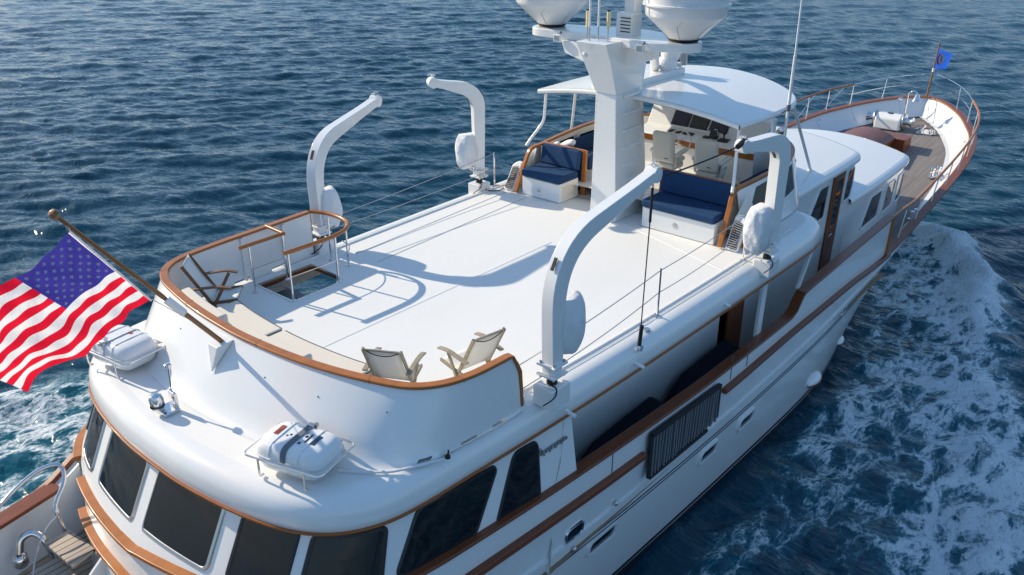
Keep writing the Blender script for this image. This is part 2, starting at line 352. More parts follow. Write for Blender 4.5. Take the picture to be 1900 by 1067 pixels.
ca = N('ShaderNodeMix', data_type='RGBA'); l.new(cw.outputs['Result'], ca.inputs['A']); ca.inputs['B'].default_value = (.008, .15, .20, 1); l.new(math_('MULTIPLY', aer, .8), ca.inputs['Factor'])
l.new(ca.outputs['Result'], wb.inputs['Base Color'])
# ripples
mr = N('ShaderNodeMapping'); mr.inputs['Rotation'].default_value = (0, 0, -wd); mr.inputs['Scale'].default_value = (1, .42, 1); l.new(ob, mr.inputs[0])
h = math_('ADD', math_('MULTIPLY', noise(1.5, 3, .5, .5, mr.outputs[0]), .62), math_('MULTIPLY', noise(4.3, 3, .6, .5, mr.outputs[0]), .22))
bp = N('ShaderNodeBump'); bp.inputs['Strength'].default_value = 1.0; bp.inputs['Distance'].default_value = .23; l.new(h, bp.inputs['Height']); l.new(bp.outputs[0], wb.inputs['Normal'])
fb = N('ShaderNodeBsdfPrincipled'); fb.inputs['Base Color'].default_value = (.70, .76, .80, 1); fb.inputs['Roughness'].default_value = .75
bf = N('ShaderNodeBump'); bf.inputs['Strength'].default_value = .8; bf.inputs['Distance'].default_value = .12; l.new(math_('ADD', fsum, noise(9, 5)), bf.inputs['Height']); l.new(bf.outputs[0], fb.inputs['Normal'])
ms = N('ShaderNodeMixShader'); l.new(foam, ms.inputs[0]); l.new(wb.outputs[0], ms.inputs[1]); l.new(fb.outputs[0], ms.inputs[2])
l.new(ms.outputs[0], n['Material Output'].inputs['Surface']); me.materials.append(m)

# ================================================================= YACHT
yacht = empty('motor_yacht', 'large classic white motor yacht with varnished teak trim under way on the sea', 'yacht', (0, 0, 0))
YR = slut([(-2, 1.7), (0, 2.25), (2, 2.66), (2.8, 2.82), (3.6, 3.0), (4.4, 3.17), (5, 3.28), (6, 3.4), (10, 3.5), (16, 3.5), (19, 3.44), (22, 3.38), (25.8, 3.33), (28, 3.26), (29.5, 3.16), (30.8, 2.98), (31.9, 2.72), (32.8, 2.36), (34.0, 1.78), (35.0, 1.06), (35.5, .52), (35.75, .0)])
ZR = slut([(-2, -2.2), (2, -2.18), (3.3, -2.15), (3.75, -2.0), (4.3, -1.80), (5, -1.76), (6, -1.78), (10, -2.04), (13, -2.12), (16, -2.12), (19, -2.24), (22, -2.40), (26, -2.04), (30, -1.68), (33, -1.41), (35.75, -1.16)])
YW = slut([(-2, 1.3), (2, 2.3), (4.4, 2.7), (6, 2.82), (10, 2.94), (14, 3.06), (18, 3.1), (20, 2.92), (22, 2.5), (24, 2.05), (26, 1.55), (28, 1.0), (30, .45), (31.5, 0)])
def wx(xt): return xt if xt < 20 else 20+(xt-20)*(11.5/15.75)
def hull_pt(xt, t, side):   # t: 0 at rubbing rail, 1 at waterline
    a = max(0, min(1, (xt-18)/12)); p = 1.0+.75*a
    z = ZR(xt)*(1-t)+WZ*t; y0 = YW(wx(xt)); y = y0+(YR(xt)-y0)*max(0, (1-min(t, 1)))**p
    if t > 1: y = y0*(1-.12*(t-1))
    x = xt*(1-t)+wx(xt)*t if t <= 1 else wx(xt)
    bulge = .07*math.sin(math.pi*min(t, 1))*(1-a)
    return V((x, side*(y+bulge if y > .01 else 0), z))
stn = list(np.arange(-2, 34, .5))+[34.0, 34.4, 34.8, 35.1, 35.35, 35.55, 35.7, 35.75]
TT = [0, .05, .12, .2, .3, .4, .5, .6, .7, .8, .9, 1.0, 1.08, 1.3]
mb = MB()
for s in (-1, 1): mb.grid([[hull_pt(x, t, s) for t in TT] for x in stn])
mb.add([hull_pt(-2, t, s) for s in (-1, 1) for t in (0, .5, 1.0, 1.3)], [(0, 1, 5, 4), (1, 2, 6, 5), (2, 3, 7, 6)])
mb.build('hull', 'hullwhite', yacht)
def on_hull(x0, x1, t0, t1, off, st=.5):   # a band lying on the hull
    xs_ = [x for x in np.arange(x0, x1+.01, st)]
    return xs_
def hull_band(name, x0, x1, zc, half, off, m_):   # band following the hull centred on height zc(x)
    mb = MB()
    for s in (-1, 1):
        rs = []
        for x in np.arange(x0, x1+.01, .5):
            r = []
            for dz, o in ((-half, -.01), (-half, off), (half, off), (half, -.01)):
                z = zc(x)+dz; t = (ZR(x)-z)/(ZR(x)-WZ); p = hull_pt(x, t, s); r.append(p+V((0, s*o, 0)))
            rs.append(r)
        mb.rings(rs)
    return mb.build(name, m_, yacht)
SZ = slut([(-2, -2.75), (4, -2.78), (7.8, -2.96), (12.3, -3.12), (16.3, -3.12), (22, -2.98), (28, -2.55), (34, -2.05)])
hull_band('hull_stripe', -2, 33.5, SZ, .012, .010, 'stripe'); hull_band('hull_stripe', -2, 33.5, lambda x: SZ(x)-.085, .010, .010, 'stripe')
hull_band('sheer_moulding', -2, 24, lambda x: SZ(x)+.27, .05, .035, 'hullwhite')
hull_band('boot_top', -2, 30, lambda x: WZ+.02, .33, .012, 'boot')
hull_band('waterline_stripe', -2, 30, lambda x: WZ+.25, .012, .018, 'hullwhite')
# hull ports
def hull_surf(s):
    def f(a, b, off):
        t = (ZR(a)-b)/(ZR(a)-WZ); p = hull_pt(a, t, s); return p+V((0, s*off, 0))
    return f
hs = hull_surf(-1)
for x0, x1, z in ((8.85, 9.55, -3.30), (12.35, 12.95, -3.5), (13.9, 14.5, -3.55)):
    window(hs, [(x0, z-.14), (x1, z-.14), (x1, z+.13), (x0, z+.13)], yacht, .09, .05, 'hull_port', fm='hullwhite', gz=.004, fz=.04)
window(hs, [(8.12, -2.66), (8.5, -2.66), (8.5, -2.42), (8.12, -2.42)], yacht, .07, .03, 'fairlead', fm='chrome')
window(hs, [(18.95, -3.04), (19.2, -3.04), (19.25, -2.8), (19.0, -2.8)], yacht, .04, .02, 'hull_port', fm='hullwhite')
for x, z in ((9.35, -2.62), (8.35, -2.9), (7.2, -2.7)):
    p = hs(x, z, .02); MB().lathe([(.045, 0), (.045, .03), (.02, .05)], p, (0, -1, 0), 12).build('hull_fitting', 'steel', yacht)
# exhaust hoods low on the hull
for x, k in ((18.4, .44), (20.9, .34)):
    mb = MB(); mb2 = MB(); rs = []
    for i in range(9):
        t = i/8; a = -1.0*k+1.5*k*t; rr = .36*k*math.sin(math.pi*min(1, .12+.55*t))
        c = hs(x+a, WZ+.66, 0)
        rs.append([c+V((0, -rr*math.sin(th)*1.15+.05, rr*math.cos(th)*.95-.05)) for th in np.linspace(0, math.pi*.62, 10)])
    mb.grid(rs); o = mb.build('exhaust_hood', 'hullwhite', yacht)
    MB().grid([[q_[-1]+V((0, .02, .01)), q_[-1]+V((0, .35*k, -.05))] for q_ in rs]).build('hood_mouth', 'boot', o)
    sm = o.modifiers.new('s', 'SOLIDIFY'); sm.thickness = .03
    mb2.tube([r[-1] for r in rs], .022, 8).build('lip', 'mahog_shadeteak', o)

# ---- rubbing rails
def rail_path(x0, x1, zf, dy, s, st=.4, yf=YR):
    return [V((x, s*(yf(x)+dy), zf(x))) for x in np.arange(x0, x1+.001, st)]
PR = [(-.05, -.05), (.05, -.06), (.07, -.03), (.07, .03), (.05, .06), (-.05, .05)]
for s in (-1, 1):
    segs = ((-2, 10.05), (12.65, 21.85)) if s < 0 else ((-2, 21.85),)
    for a, b in segs:
        pth = rail_path(a, b, lambda x: ZR(x)+.02, .02, s)
        if s > 0: pth = pth
        MB().sweep(pth, [(x*s*-1 if False else x, y) for x, y in [(-.06, -.055), (.06, -.055), (.06, .055), (-.06, .055)]]).build('rub_rail', 'mahog_shadeteak', yacht, bevel=.02)
# ---- bulwark (aft + raised waist)
CZ = slut([(3.4, -1.18), (5.3, -1.24), (7.8, -1.42), (10, -1.56), (12.3, -1.68), (15.5, -1.74)])
mb = MB(); mbp = MB()
def bulw(x, s, z, off=0): return V((x, s*(YR(x)-.02-off), z))
for s, q in ((-1, mb), (1, mbp)):
    st = [(x, CZ(x)) for x in np.arange(4.7, 15.41, .3)]+[(15.5, -1.73), (15.7, -1.66), (15.85, -1.5), (16.0, -1.38)]+[(x, -1.36) for x in np.arange(16.4, 21.7, .4)]+[(21.7, -1.36)]
    rs = [[bulw(x, s, ZR(x)-.05), bulw(x, s, z), bulw(x, s, z, .1), bulw(x, s, -2.95 if x > 7.7 else z-.02, .1)] for x, z in st]
    q.grid(rs); q.add([bulw(21.7, s, ZR(21.7)), bulw(21.7, s, -1.36), bulw(21.7, s, -1.36, .1), bulw(21.7, s, ZR(21.7), .1)], [(0, 1, 2, 3)])
    q.build('bulwark', 'hullwhite', yacht)
    cap = [V((x, s*(YR(x)-.07), z+.03)) for x, z in st]
    MB().sweep(cap, [(-.11, -.028), (.11, -.028), (.11, .028), (-.11, .028)]).build('cap_rail', 'mahog_shadeteak', yacht, bevel=.02)  # teak rail; the darker copy carries starboard shade in its colour
    MB().bar((21.7, s*(YR(21.7)-.07), -1.36), (21.62, s*(YR(21.7)-.06), ZR(21.7)-.02), .2, .06, (1, 0, 0)).build('bulwark_end_trim', 'teak', yacht, bevel=.015)
    cs = [V((x, s*(YR(x)+.0), CZ(x)+.02)) for x in np.arange(5.0, 7.7, .3)]
for x in (9.15, 12.95, 13.6):    # joints in the plating
    MB().box((x, -(YR(x)-.015), -1.75), (.012, .012, .5)).build('panel_joint', 'strap', yacht)

# ---- foredeck inner bulwark, cap and planks
CZF = lambda x: -2.4+.09*(x-22)
xsf = list(np.arange(21.7, 33.8, .35))+[34.0, 34.4, 34.8, 35.1, 35.35, 35.5]
def flare(x): return .12+.42*max(0, min(1, (x-23)/8))
DZ = lambda x: -2.93+.082*(x-22) if x > 22 else -2.93
capf = lambda x, s, o: V((x-(.35 if x > 35.2 else 0)*o, s*max(0, YR(x)-o), CZF(x)))
mb = MB()
cl = [V((x, -YR(x), ZR(x))) for x in xsf]+[V((35.75, 0, ZR(35.75)))]+[V((x, YR(x), ZR(x))) for x in xsf[::-1]]
def inset(path, d, dz):   # inset a plan curve towards the boat
    out = []
    for i, p in enumerate(path):
        t = path[min(i+1, len(path)-1)]-path[max(i-1, 0)]; nrm = V((-t.y, t.x, 0)).normalized(); dd = d(p) if callable(d) else d
        q = p+nrm*dd; out.append(V((q.x, q.y, p.z+(dz(p) if callable(dz) else dz))))
    return out
def fix(path):  # keep inset curves from crossing the centreline
    out = []
    for i, p in enumerate(path):
        h_ = len(path)//2
        if i < h_ and p.y > -.02: p = V((p.x, -.02, p.z))
        if i > h_ and p.y < .02: p = V((p.x, .02, p.z))
        out.append(p)
    return out
in0 = fix(inset(cl, .14, 0)); in1 = fix(inset(cl, lambda p: .14+flare(p.x)*.85, lambda p: DZ(p.x)-p.z))
mb.grid([in0, [a*.5+b*.5+V((0, 0, 0)) for a, b in zip(in0, in1)], in1]).build('bow_bulwark_inside', 'white', yacht)
cp = fix(inset(cl, .10, .03))
mb = MB(); o_ = inset(cl, -.04, .0); i_ = fix(inset(cl, .19, .0))
rs = [[o_[k]+V((0, 0, -.03)), o_[k]+V((0, 0, .035)), i_[k]+V((0, 0, .035)), i_[k]+V((0, 0, -.03))] for k in range(len(cl))]
mb.rings(rs).build('bow_cap_rail', 'mahog_shadeteak', yacht, bevel=.012)
MB().tube([p+V((0, 0, .0)) for p in i_], .03, 8).build('bow_rail_bead', 'teak', yacht)
# stiffener brackets inside the bow bulwark
for k in range(4, len(cl)-4, 5):
    a, b = in0[k], in1[k]; t = (cl[k+1]-cl[k-1]).normalized(); nrm = V((-t.y, t.x, 0))
    MB().add([a+t*.03, a-t*.03, b-t*.03, b+t*.03, b+nrm*.05+t*.03, b+nrm*.05-t*.03], [(0, 1, 2, 3), (0, 3, 4), (1, 5, 2), (0, 4, 5, 1), (3, 2, 5, 4)]).build('bulwark_bracket', 'white', yacht)
# margin and planks
mar = fix(inset(cl, lambda p: .14+flare(p.x)*.85+.2, lambda p: DZ(p.x)-p.z+.004))
MB().grid([[p+V((0, 0, .004)) for p in in1], mar]).build('waterway', 'white', yacht)
ring = [V((p.x, p.y, DZ(p.x))) for p in in1]
mb = MB(); H = len(ring)//2
mb.grid([[ring[k], V((ring[k].x, 0, DZ(ring[k].x)+.03)), V((ring[-1-k].x, ring[-1-k].y, ring[-1-k].z))] for k in range(0, H)])
mb.build('foredeck', 'planks', yacht)
MB().grid([[V((x, -3.42, -2.93)), V((x, 3.42, -2.93))] for x in (7.6, 15, 21.8)]).build('side_deck', 'underdeck', yacht)

# ---- after deckhouse: slanted, curved wall full beam
T_ = cr([(8.3, -3.27, 0), (7, -3.2, 0), (5.9, -3.14, 0), (5.15, -3.05, 0), (4.72, -2.85, 0), (4.42, -2.4, 0), (4.25, -1.9, 0), (4.12, -1.2, 0), (4.05, -.5, 0), (4.04, 0, 0)], 8)
B_ = cr([(8.3, -3.43, 0), (6.9, -3.40, 0), (5.7, -3.36, 0), (4.75, -3.24, 0), (4.2, -2.95, 0), (3.88, -2.42, 0), (3.70, -1.9, 0), (3.55, -1.2, 0), (3.47, -.5, 0), (3.45, 0, 0)], 8)
T_ = T_+[V((p.x, -p.y, 0)) for p in T_[::-1][1:]]; B_ = B_+[V((p.x, -p.y, 0)) for p in B_[::-1][1:]]
NS = len(T_)-1
def aft(sx_, z, off=0.):
    f = max(0, min(NS-1e-6, sx_)); i = int(f); u = f-i; t = (-.40-z)/1.1
    top = T_[i]*(1-u)+T_[i+1]*u; bot = B_[i]*(1-u)+B_[i+1]*u
    p = top*(1-t)+bot*t if t <= 1.0 else bot+(bot-top)*.25*(t-1); tn = (T_[i+1]-T_[i]).normalized(); nr = V((tn.y, -tn.x, 0))
    if nr.dot(V((p.x-8, p.y, 0))) < 0: nr = -nr
    return V((p.x, p.y, z))+(nr+V((0, 0, .25))).normalized()*off
mb = MB(); mb.grid([[aft(k, z) for z in (-.38, -.8, -1.2, -1.5)] for k in range(0, NS+1)]); mb.grid([[aft(k, z) for z in (-1.5, -2.0, -2.6, -3.1)] for k in range(20, NS-19)]).build('aft_deckhouse', 'white', yacht)

for a, b, z0, z1 in ((25.2, 37.6, -1.12, -.52), (40.9, 51.2, -1.23, -.5), (55.2, 71.6, -1.24, -.5), (77.2, 90.0, -1.26, -.56), (94.2, 103.2, -1.30, -.6), (106.5, 118.8, -1.15, -.52)):
    window(aft, [(a, z0), (b, z0), (b, z1), (a, z1)], yacht, 0, .0, 'window') if False else None
    # work in metres along the wall so that corners stay round
    k_ = (T_[int(a)]-T_[int(b)]).length/(b-a)
    sf = lambda p, q, o, k_=k_, a=a: aft(a+p/k_, q, o)
    L_ = (b-a)*k_
    window(sf, [(0, z0), (L_, z0), (L_, z1), (0, z1)], yacht, .07, .05, 'window', fm='steel' if 55 < a < 105 else 'black', fz=.02)
SA = lambda x, z, off=0.: V((x, 0, 0))
def sidewall(s):
    def f(x, z, off=0.):
        xs_ = [p.x for p in T_[:25]]; t = (-.40-z)/1.1
        yt = np.interp(-x, [-q for q in xs_], [p.y for p in T_[:25]]); yb = np.interp(-x, [-p.x for p in B_[:25]], [p.y for p in B_[:25]])
        return V((x, s*-1*(yt*(1-t)+yb*t)+s*off, z))
    return f
sw = sidewall(-1)
def sw(x, z, off=0.):
    t = (-.40-z)/1.1
    yt = float(np.interp(-x, [-p.x for p in T_[:60]], [p.y for p in T_[:60]])); yb = float(np.interp(-x, [-p.x for p in B_[:60]], [p.y for p in B_[:60]]))
    return V((x, yt*(1-t)+yb*t-off, z))
window(sw, [(5.03, -1.14), (6.10, -1.30), (6.26, -1.2), (6.78, -.56), (5.50, -.5)], yacht, .10, .045, 'window', fm='black', fz=.02)
window(sw, [(6.62, -1.36), (7.46, -1.38), (7.55, -.58), (7.13, -.56)], yacht, .10, .045, 'window', fm='black', fz=.02)
# forward end of the full-beam house: slanting end plate that closes it to the inner wall
MB().add([V((8.15, -3.28, -.40)), V((8.0, -3.36, -1.0)), V((7.75, -3.42, -1.5)), V((7.7, -3.42, -2.95)), V((7.9, -2.4, -2.95)), V((8.2, -2.4, -.40))], [(0, 1, 2, 3, 4, 5)]).build('deckhouse_end', 'white', yacht)
MB().add([V((8.15, 3.28, -.40)), V((7.7, 3.42, -2.95)), V((7.9, 2.4, -2.95)), V((8.2, 2.4, -.40))], [(0, 1, 2, 3)]).build('deckhouse_end', 'white', yacht)
# teak belts round the stern wall
def belt(a, b, zf, w_, h_, name='teak_belt', m_='teak'):
    rs = []
    for k in np.linspace(a, b, int(abs(b-a)/2)+3):
        z = zf(k); p0 = aft(k, z, -.02); n_ = (aft(k, z, .1)-aft(k, z, 0)).normalized(); n_ = V((n_.x, n_.y, 0)).normalized()
        rs.append([p0+V((0, 0, -h_)), p0+n_*w_+V((0, 0, -h_*.7)), p0+n_*w_+V((0, 0, h_*.7)), p0+V((0, 0, h_))])
    return MB().rings(rs).build(name, m_, yacht, bevel=.012)
bz = lambda k: float(np.interp(k, [0, 6, 13, 22, 56, 72, 98, 120, 144], [-1.44, -1.39, -1.31, -1.26, -1.38, -1.50, -1.53, -1.45, -1.44]))
belt(21, 97.5, bz, .13, .045); belt(104.5, 122, bz, .13, .05)
belt(46, 101, lambda k: -2.08 if k < 80 else -2.08-.006*(k-80), .13, .05, 'teak_belt')
# name plate, a row of raised script-like letters
mb = MB()
for i in range(9):
    x = 7.62+i*.062; c = sw(x, -.80, .02); pts = [sw(x-.03, -.80-.03*(i % 2), .02), sw(x-.02, -.75+(.05 if i == 0 else 0), .02), sw(x+.01, -.80, .02), sw(x+.03, -.77, .02)]
    mb.tube(cr(pts, 4), .013, 6)
mb.build('name_plate', 'tealmetal', yacht)

# ---- boat deck with rolled edge
SC = cr([(16.0, -3.52, 0), (14, -3.5, 0), (12, -3.47, 0), (9.8, -3.42, 0), (8, -3.34, 0), (6.5, -3.25, 0), (5.4, -3.17, 0), (4.85, -3.02, 0), (4.45, -2.72, 0), (4.18, -2.25, 0), (4.0, -1.55, 0), (3.89, -.7, 0), (3.87, 0, 0)], 6)
SC = SC+[V((p.x, -p.y, 0)) for p in SC[::-1][1:]]
FE = [(16.55, -3.46), (16.95, -3.25), (17.15, -2.9), (17.2, -2.45)]
FEs = [V((a, b, 0)) for a, b in FE]
outl = [V((p.x, -p.y, 0)) for p in FEs[::-1]][0:0]
path = FEs[::-1]+SC+[V((p.x, -p.y, 0)) for p in FEs]
def inn(path, d):
    out = []
    for i, p in enumerate(path):
        t = (path[min(i+1, len(path)-1)]-path[max(i-1, 0)]).normalized(); nrm = V((t.y, -t.x, 0))
        if nrm.dot(V((10-p.x, -p.y, 0))) < 0: nrm = -nrm
        out.append(p+nrm*d)
    return out
prof = [(.34, 0), (.26, -.004), (.18, -.018), (.10, -.055), (.045, -.115), (.012, -.20), (0, -.30), (.0, -.39), (.04, -.43), (.30, -.43)]
rs = [[p+V((0, 0, z)) for p in inn(path, d)] for d, z in prof]
MB().grid(rs).build('deck_edge', 'white', yacht, smooth=60)
flat = inn(path, .34)
HX0, HX1, HY0, HY1 = 7.38, 8.55, 1.72, 2.78
hole = [V((HX0+.05, HY0, 0)), V((HX1-.3, HY0, 0)), V((HX1-.08, HY0+.1, 0)), V((HX1, HY0+.35, 0)), V((HX1, HY1, 0)), V((HX0, HY1, 0)), V((HX0, HY0+.05, 0))]
MB().poly([flat, hole]).build('boat_deck', 'deck', yacht)
MB().grid([[p+V((0, 0, -.43)) for p in inn(path, .28)[8:40]], [V((p.x, -2.3, -.43)) for p in inn(path, .28)[8:40]]]).build('overhang_soffit', 'white', yacht)
hw = [[p+V((0, 0, z)) for p in hole[5:]+hole[:4]] for z in (.0, -.42)]
MB().grid(hw).build('hatch_lining', 'white', yacht)
MB().sweep([p+V((0, 0, .012)) for p in hole], [(-.015, -.01), (.015, -.01), (.015, .01), (-.015, .01)], closed=True).build('hatch_rim', 'white', yacht)
MB().bar((HX0+.1, HY1-.02, -.06), (HX1-.02, HY1-.02, -.06), .035, .05).build('stair_trim', 'mahog_shadeteak', yacht, bevel=.01)
MB().bar((HX1-.0, HY1-.02, -.06), (HX1-.0, HY0+.35, -.06), .035, .05).build('stair_trim', 'mahog_shadeteak', yacht, bevel=.01)
for i in range(5):
    MB().box((HX1-.12-.16*i, 1.95, -1.1-.36*i), (.24, .5, .04)).build('stair_tread', 'steps', yacht, bevel=.008)
# deck strip under the rolled edge
stp = inn(path, -.005)
MB().sweep([p+V((0, 0, -.405)) for p in stp[2:-2]], [(-.022, -.018), (.022, -.018), (.022, .018), (-.022, .018)]).build('deck_edge_trim', 'teakshade', yacht, bevel=.01)
# seams and toe ridges on the deck
for y0, y1 in ((1.93, 2.15), (2.52, 2.72)):
    MB().bar((9.4, y0, .003), (13.9, y1, .003), .012, .006).build('deck_seam', 'seamgrey', yacht)
for y0, y1, x0, x1, w_ in ((.14, .12, 6.6, 12.2, .03),):
    MB().bar((x0, y0, .002), (x1, y1, .002), w_, .006).build('deck_ridge', 'white', yacht)
MB().bar((13.95, -.35, .003), (13.1, -3.1, .003), .035, .012).build('deck_ridge', 'white', yacht)
for d, w_, hh in ((.42, .03, .03), (.335, .012, .012)):
    for side in (0, 1):
        P_ = inn(path, d); P_ = [p for p in P_ if (p.y < -2.6 if side == 0 else p.y > 2.6) and 7.4 < p.x < 15.8]
        MB().sweep([p+V((0, 0, .012)) for p in P_], [(-w_/2, -hh/2), (w_/2, -hh/2), (w_/2, hh/2), (-w_/2, hh/2)]).build('gutter_bead', 'white', yacht, bevel=.008)
for x, s in ((9.7, -1), (12.4, -1), (8.0, -1)):
    MB().tube([V((x, s*3.40, -.24)), V((x, s*3.58, -.27))], .028, 8).build('scupper_pipe', 'white', yacht)
MB().tube(cr([(4.95, -2.40, .03), (5.10, -2.62, .03), (5.30, -2.86, .03), (5.52, -3.0, .03), (5.75, -3.10, .02), (5.9, -3.16, .015)], 5), .018, 8).build('deck_hose', 'canvas', yacht)
MB().lathe([(.035, 0), (.035, .03), (.015, .05)], (5.97, -3.17, .0), n=10).tube([V((5.97, -3.17, .03)), V((6.02, -3.14, .07))], .012, 6).build('hose_tap', 'rubber', yacht)
for x, y in ((5.34, -.75), (5.42, -1.35)): pass
# ---- after bulwark round the sun deck
TO = cr([(7.32, -3.13, .0), (7.0, -3.12, 0), (6.55, -3.08, 0), (6.15, -2.95, 0), (5.85, -2.68, 0), (5.65, -2.2, 0), (5.48, -1.6, 0), (5.36, -.9, 0), (5.30, -.1, 0), (5.31, .5, 0), (5.36, 1.2, 0), (5.46, 1.85, 0), (5.58, 2.35, 0), (5.80, 2.72, 0), (6.15, 2.94, 0), (6.8, 3.04, 0), (7.6, 3.08, 0), (8.3, 3.11, 0), (8.85, 3.14, 0)], 5)
BO = cr([(7.42, -3.17, .0), (6.9, -3.18, 0), (6.25, -3.13, 0), (5.75, -3.02, 0), (5.42, -2.78, 0), (5.12, -2.35, 0), (4.92, -1.75, 0), (4.76, -1.0, 0), (4.68, -.15, 0), (4.69, .6, 0), (4.78, 1.35, 0), (4.92, 2.0, 0), (5.12, 2.45, 0), (5.45, 2.82, 0), (5.95, 3.02, 0), (6.7, 3.12, 0), (7.6, 3.14, 0), (8.3, 3.16, 0), (8.95, 3.19, 0)], 5)
def zt(i):   # the starboard end of the top dips down in a rounded corner
    return .82
nb_ = len(TO); g = []
for i in range(nb_):
    z1 = .82
    if i < 3: z1 = (.60, .76, .81)[i]
    col = []
    for t in np.linspace(0, 1, 9):
        e = t**.72 if True else t
        p = BO[i]*(1-t)+TO[i]*t; col.append(V((p.x, p.y, z1*t)))
    # foot fillet that flows into the deck
    n_ = BO[i]-TO[i]; n_.z = 0; n_ = n_.normalized() if n_.length > .02 else V((0, -1 if i < nb_/2 else 1, 0))
    fo_ = .10 if 12 < i < nb_-12 else .03
    col[0] = col[0]+V((0, 0, .05)); col.insert(0, BO[i]+n_*fo_*.45+V((0, 0, .014))); col.insert(0, BO[i]+n_*fo_+V((0, 0, .003)))
    g.append(col)
IN = [V((p.x, p.y, 0)) for p in TO]
inner = inn(IN, .07)
SLOT = set()
for x0_ in (6.35, 7.05, 7.85):
    k_ = min(range(nb_-20, nb_), key=lambda i: abs(TO[i].x-x0_)); SLOT |= {k_, k_+1}
for x0_ in (6.2, 6.7, 7.05):
    k_ = min(range(0, 20), key=lambda i: abs(TO[i].x-x0_)); SLOT |= {k_, k_+1}
mb = MB(); mb.grid(g)
W__ = len(g[0]); mb.f = [f for f in mb.f if not (f[0]//W__ in SLOT and 1 <= f[0] % W__ <= (2 if f[0]//W__ > 40 else 1))]; mb.m = [0]*len(mb.f)
zt_ = [g[i][-1].z for i in range(nb_)]
mi_ = MB(); mi_.grid([[inner[i]+V((0, 0, zt_[i])), inner[i]+V((0, 0, .075 if i > 40 else .05)), inner[i]+V((0, 0, 0))] for i in range(nb_)])
mi_.f = [f for f in mi_.f if not (f[0]//3 in SLOT and f[0] % 3 == 1)]; mb.add(mi_.v, mi_.f)
mb.grid([[g[i][-1], inner[i]+V((0, 0, zt_[i]))] for i in range(nb_)])
mb.add([g[0][2], g[0][-1], inner[0]+V((0, 0, zt_[0])), inner[0]], [(0, 1, 2, 3)]).add([g[-1][2], g[-1][-1], inner[-1]+V((0, 0, zt_[-1])), inner[-1]], [(0, 1, 2, 3)])
mb.build('sun_deck_bulwark', 'white', yacht, smooth=35)
mid = [(TO[i]+inner[i])*.5+V((0, 0, zt_[i]+.02)) for i in range(nb_)]
mid = [V((7.36, -3.14, .04)), V((7.36, -3.13, .3)), V((7.35, -3.12, .56)), V((7.28, -3.11, .72))]+mid[2:]
MB().sweep(mid[3:], [(-.064, -.022), (.064, -.022), (.064, .024), (-.064, .024)]).build('bulwark_cap', 'teak', yacht, bevel=.022, seg=3)
MB().sweep(mid[:4], [(-.03, -.04), (.03, -.04), (.03, .04), (-.03, .04)], up=(0, 1, 0)).build('bulwark_end_trim', 'teak', yacht, bevel=.012)
MB().bar((8.86, 3.12, .0), (8.86, 3.12, .82), .05, .07, (1, 0, 0)).build('bulwark_end_trim', 'teak', yacht, bevel=.012)
for x in (6.45, 7.35, 8.2):
    MB().box((x, 2.99-.0*x, .42), (.05, .06, .78)).build('bulwark_rib', 'white', yacht, bevel=.01)
for x in (6.75, 7.45, 8.15):
    pass
for i in (22, 30, 36, 42, 50):
    mb = MB(); p = BO[i]*.3+TO[i]*.7; p.z = .56; n_ = (BO[i]-TO[i]); n_.z = 0; n_.normalize(); mb.lathe([(.010, 0), (.008, .012)], p+n_*.008, n_, 8); mb.build('drain_hole', 'strap', yacht)
for i in (14, 27, 40, 53, 66):
    mb = MB(); a_ = mid[i]; t_ = (mid[i+1]-mid[i-1]).normalized(); mb.box(a_+V((0, 0, .0)), (.006, .134, .050), Matrix.Rotation(math.atan2(t_.y, t_.x)+.35, 3, 'Z')); mb.build('cap_scarf_joint', 'mahog_shadeteak', yacht)
# stair rails: curved teak rail with steel posts
cap3 = lambda pts, r=.032: MB().tube(pts, r, 10)
zr_ = .86
loop = [V((8.86, 3.06, zr_)), V((8.98, 2.75, zr_)), V((9.0, 2.4, zr_)), V((8.92, 2.1, zr_)), V((8.7, 1.88, zr_)), V((8.4, 1.78, zr_)), V((8.05, 1.76, zr_)), V((7.35, 1.78, zr_))]
cap3(cr(loop, 6), .036).build('stair_rail', 'teak', yacht)
cap3([V((7.9, 3.04, zr_)), V((7.88, 2.5, zr_))], .032).build('stair_rail', 'teak', yacht)
cap3([V((7.88, 2.52, zr_)), V((7.02, 2.52, zr_))], .032).build('stair_rail', 'teak', yacht)
for x, y in ((7.42, 1.77), (8.38, 1.78), (8.95, 2.2), (7.86, 2.52), (7.2, 2.52), (8.9, 2.62)):
    o = MB().tube([V((x, y, .0)), V((x, y, zr_-.02))], .019, 8).build('rail_post', 'chrome', yacht)
    MB().lathe([(.05, 0), (.05, .012), (.022, .02)], (x, y, 0), n=12).build('foot', 'chrome', o)
lo_ = [V((p.x, p.y, .42)) for p in cr(loop[2:], 5)]
MB().tube(lo_, .010, 6).build('lower_rail', 'chrome', yacht)
MB().tube([V((7.86, 2.52, .42)), V((7.2, 2.52, .42))], .010, 6).tube([V((7.86, 2.52, .42)), V((8.2, 3.0, .5))], .010, 6).build('lower_rail', 'chrome', yacht)

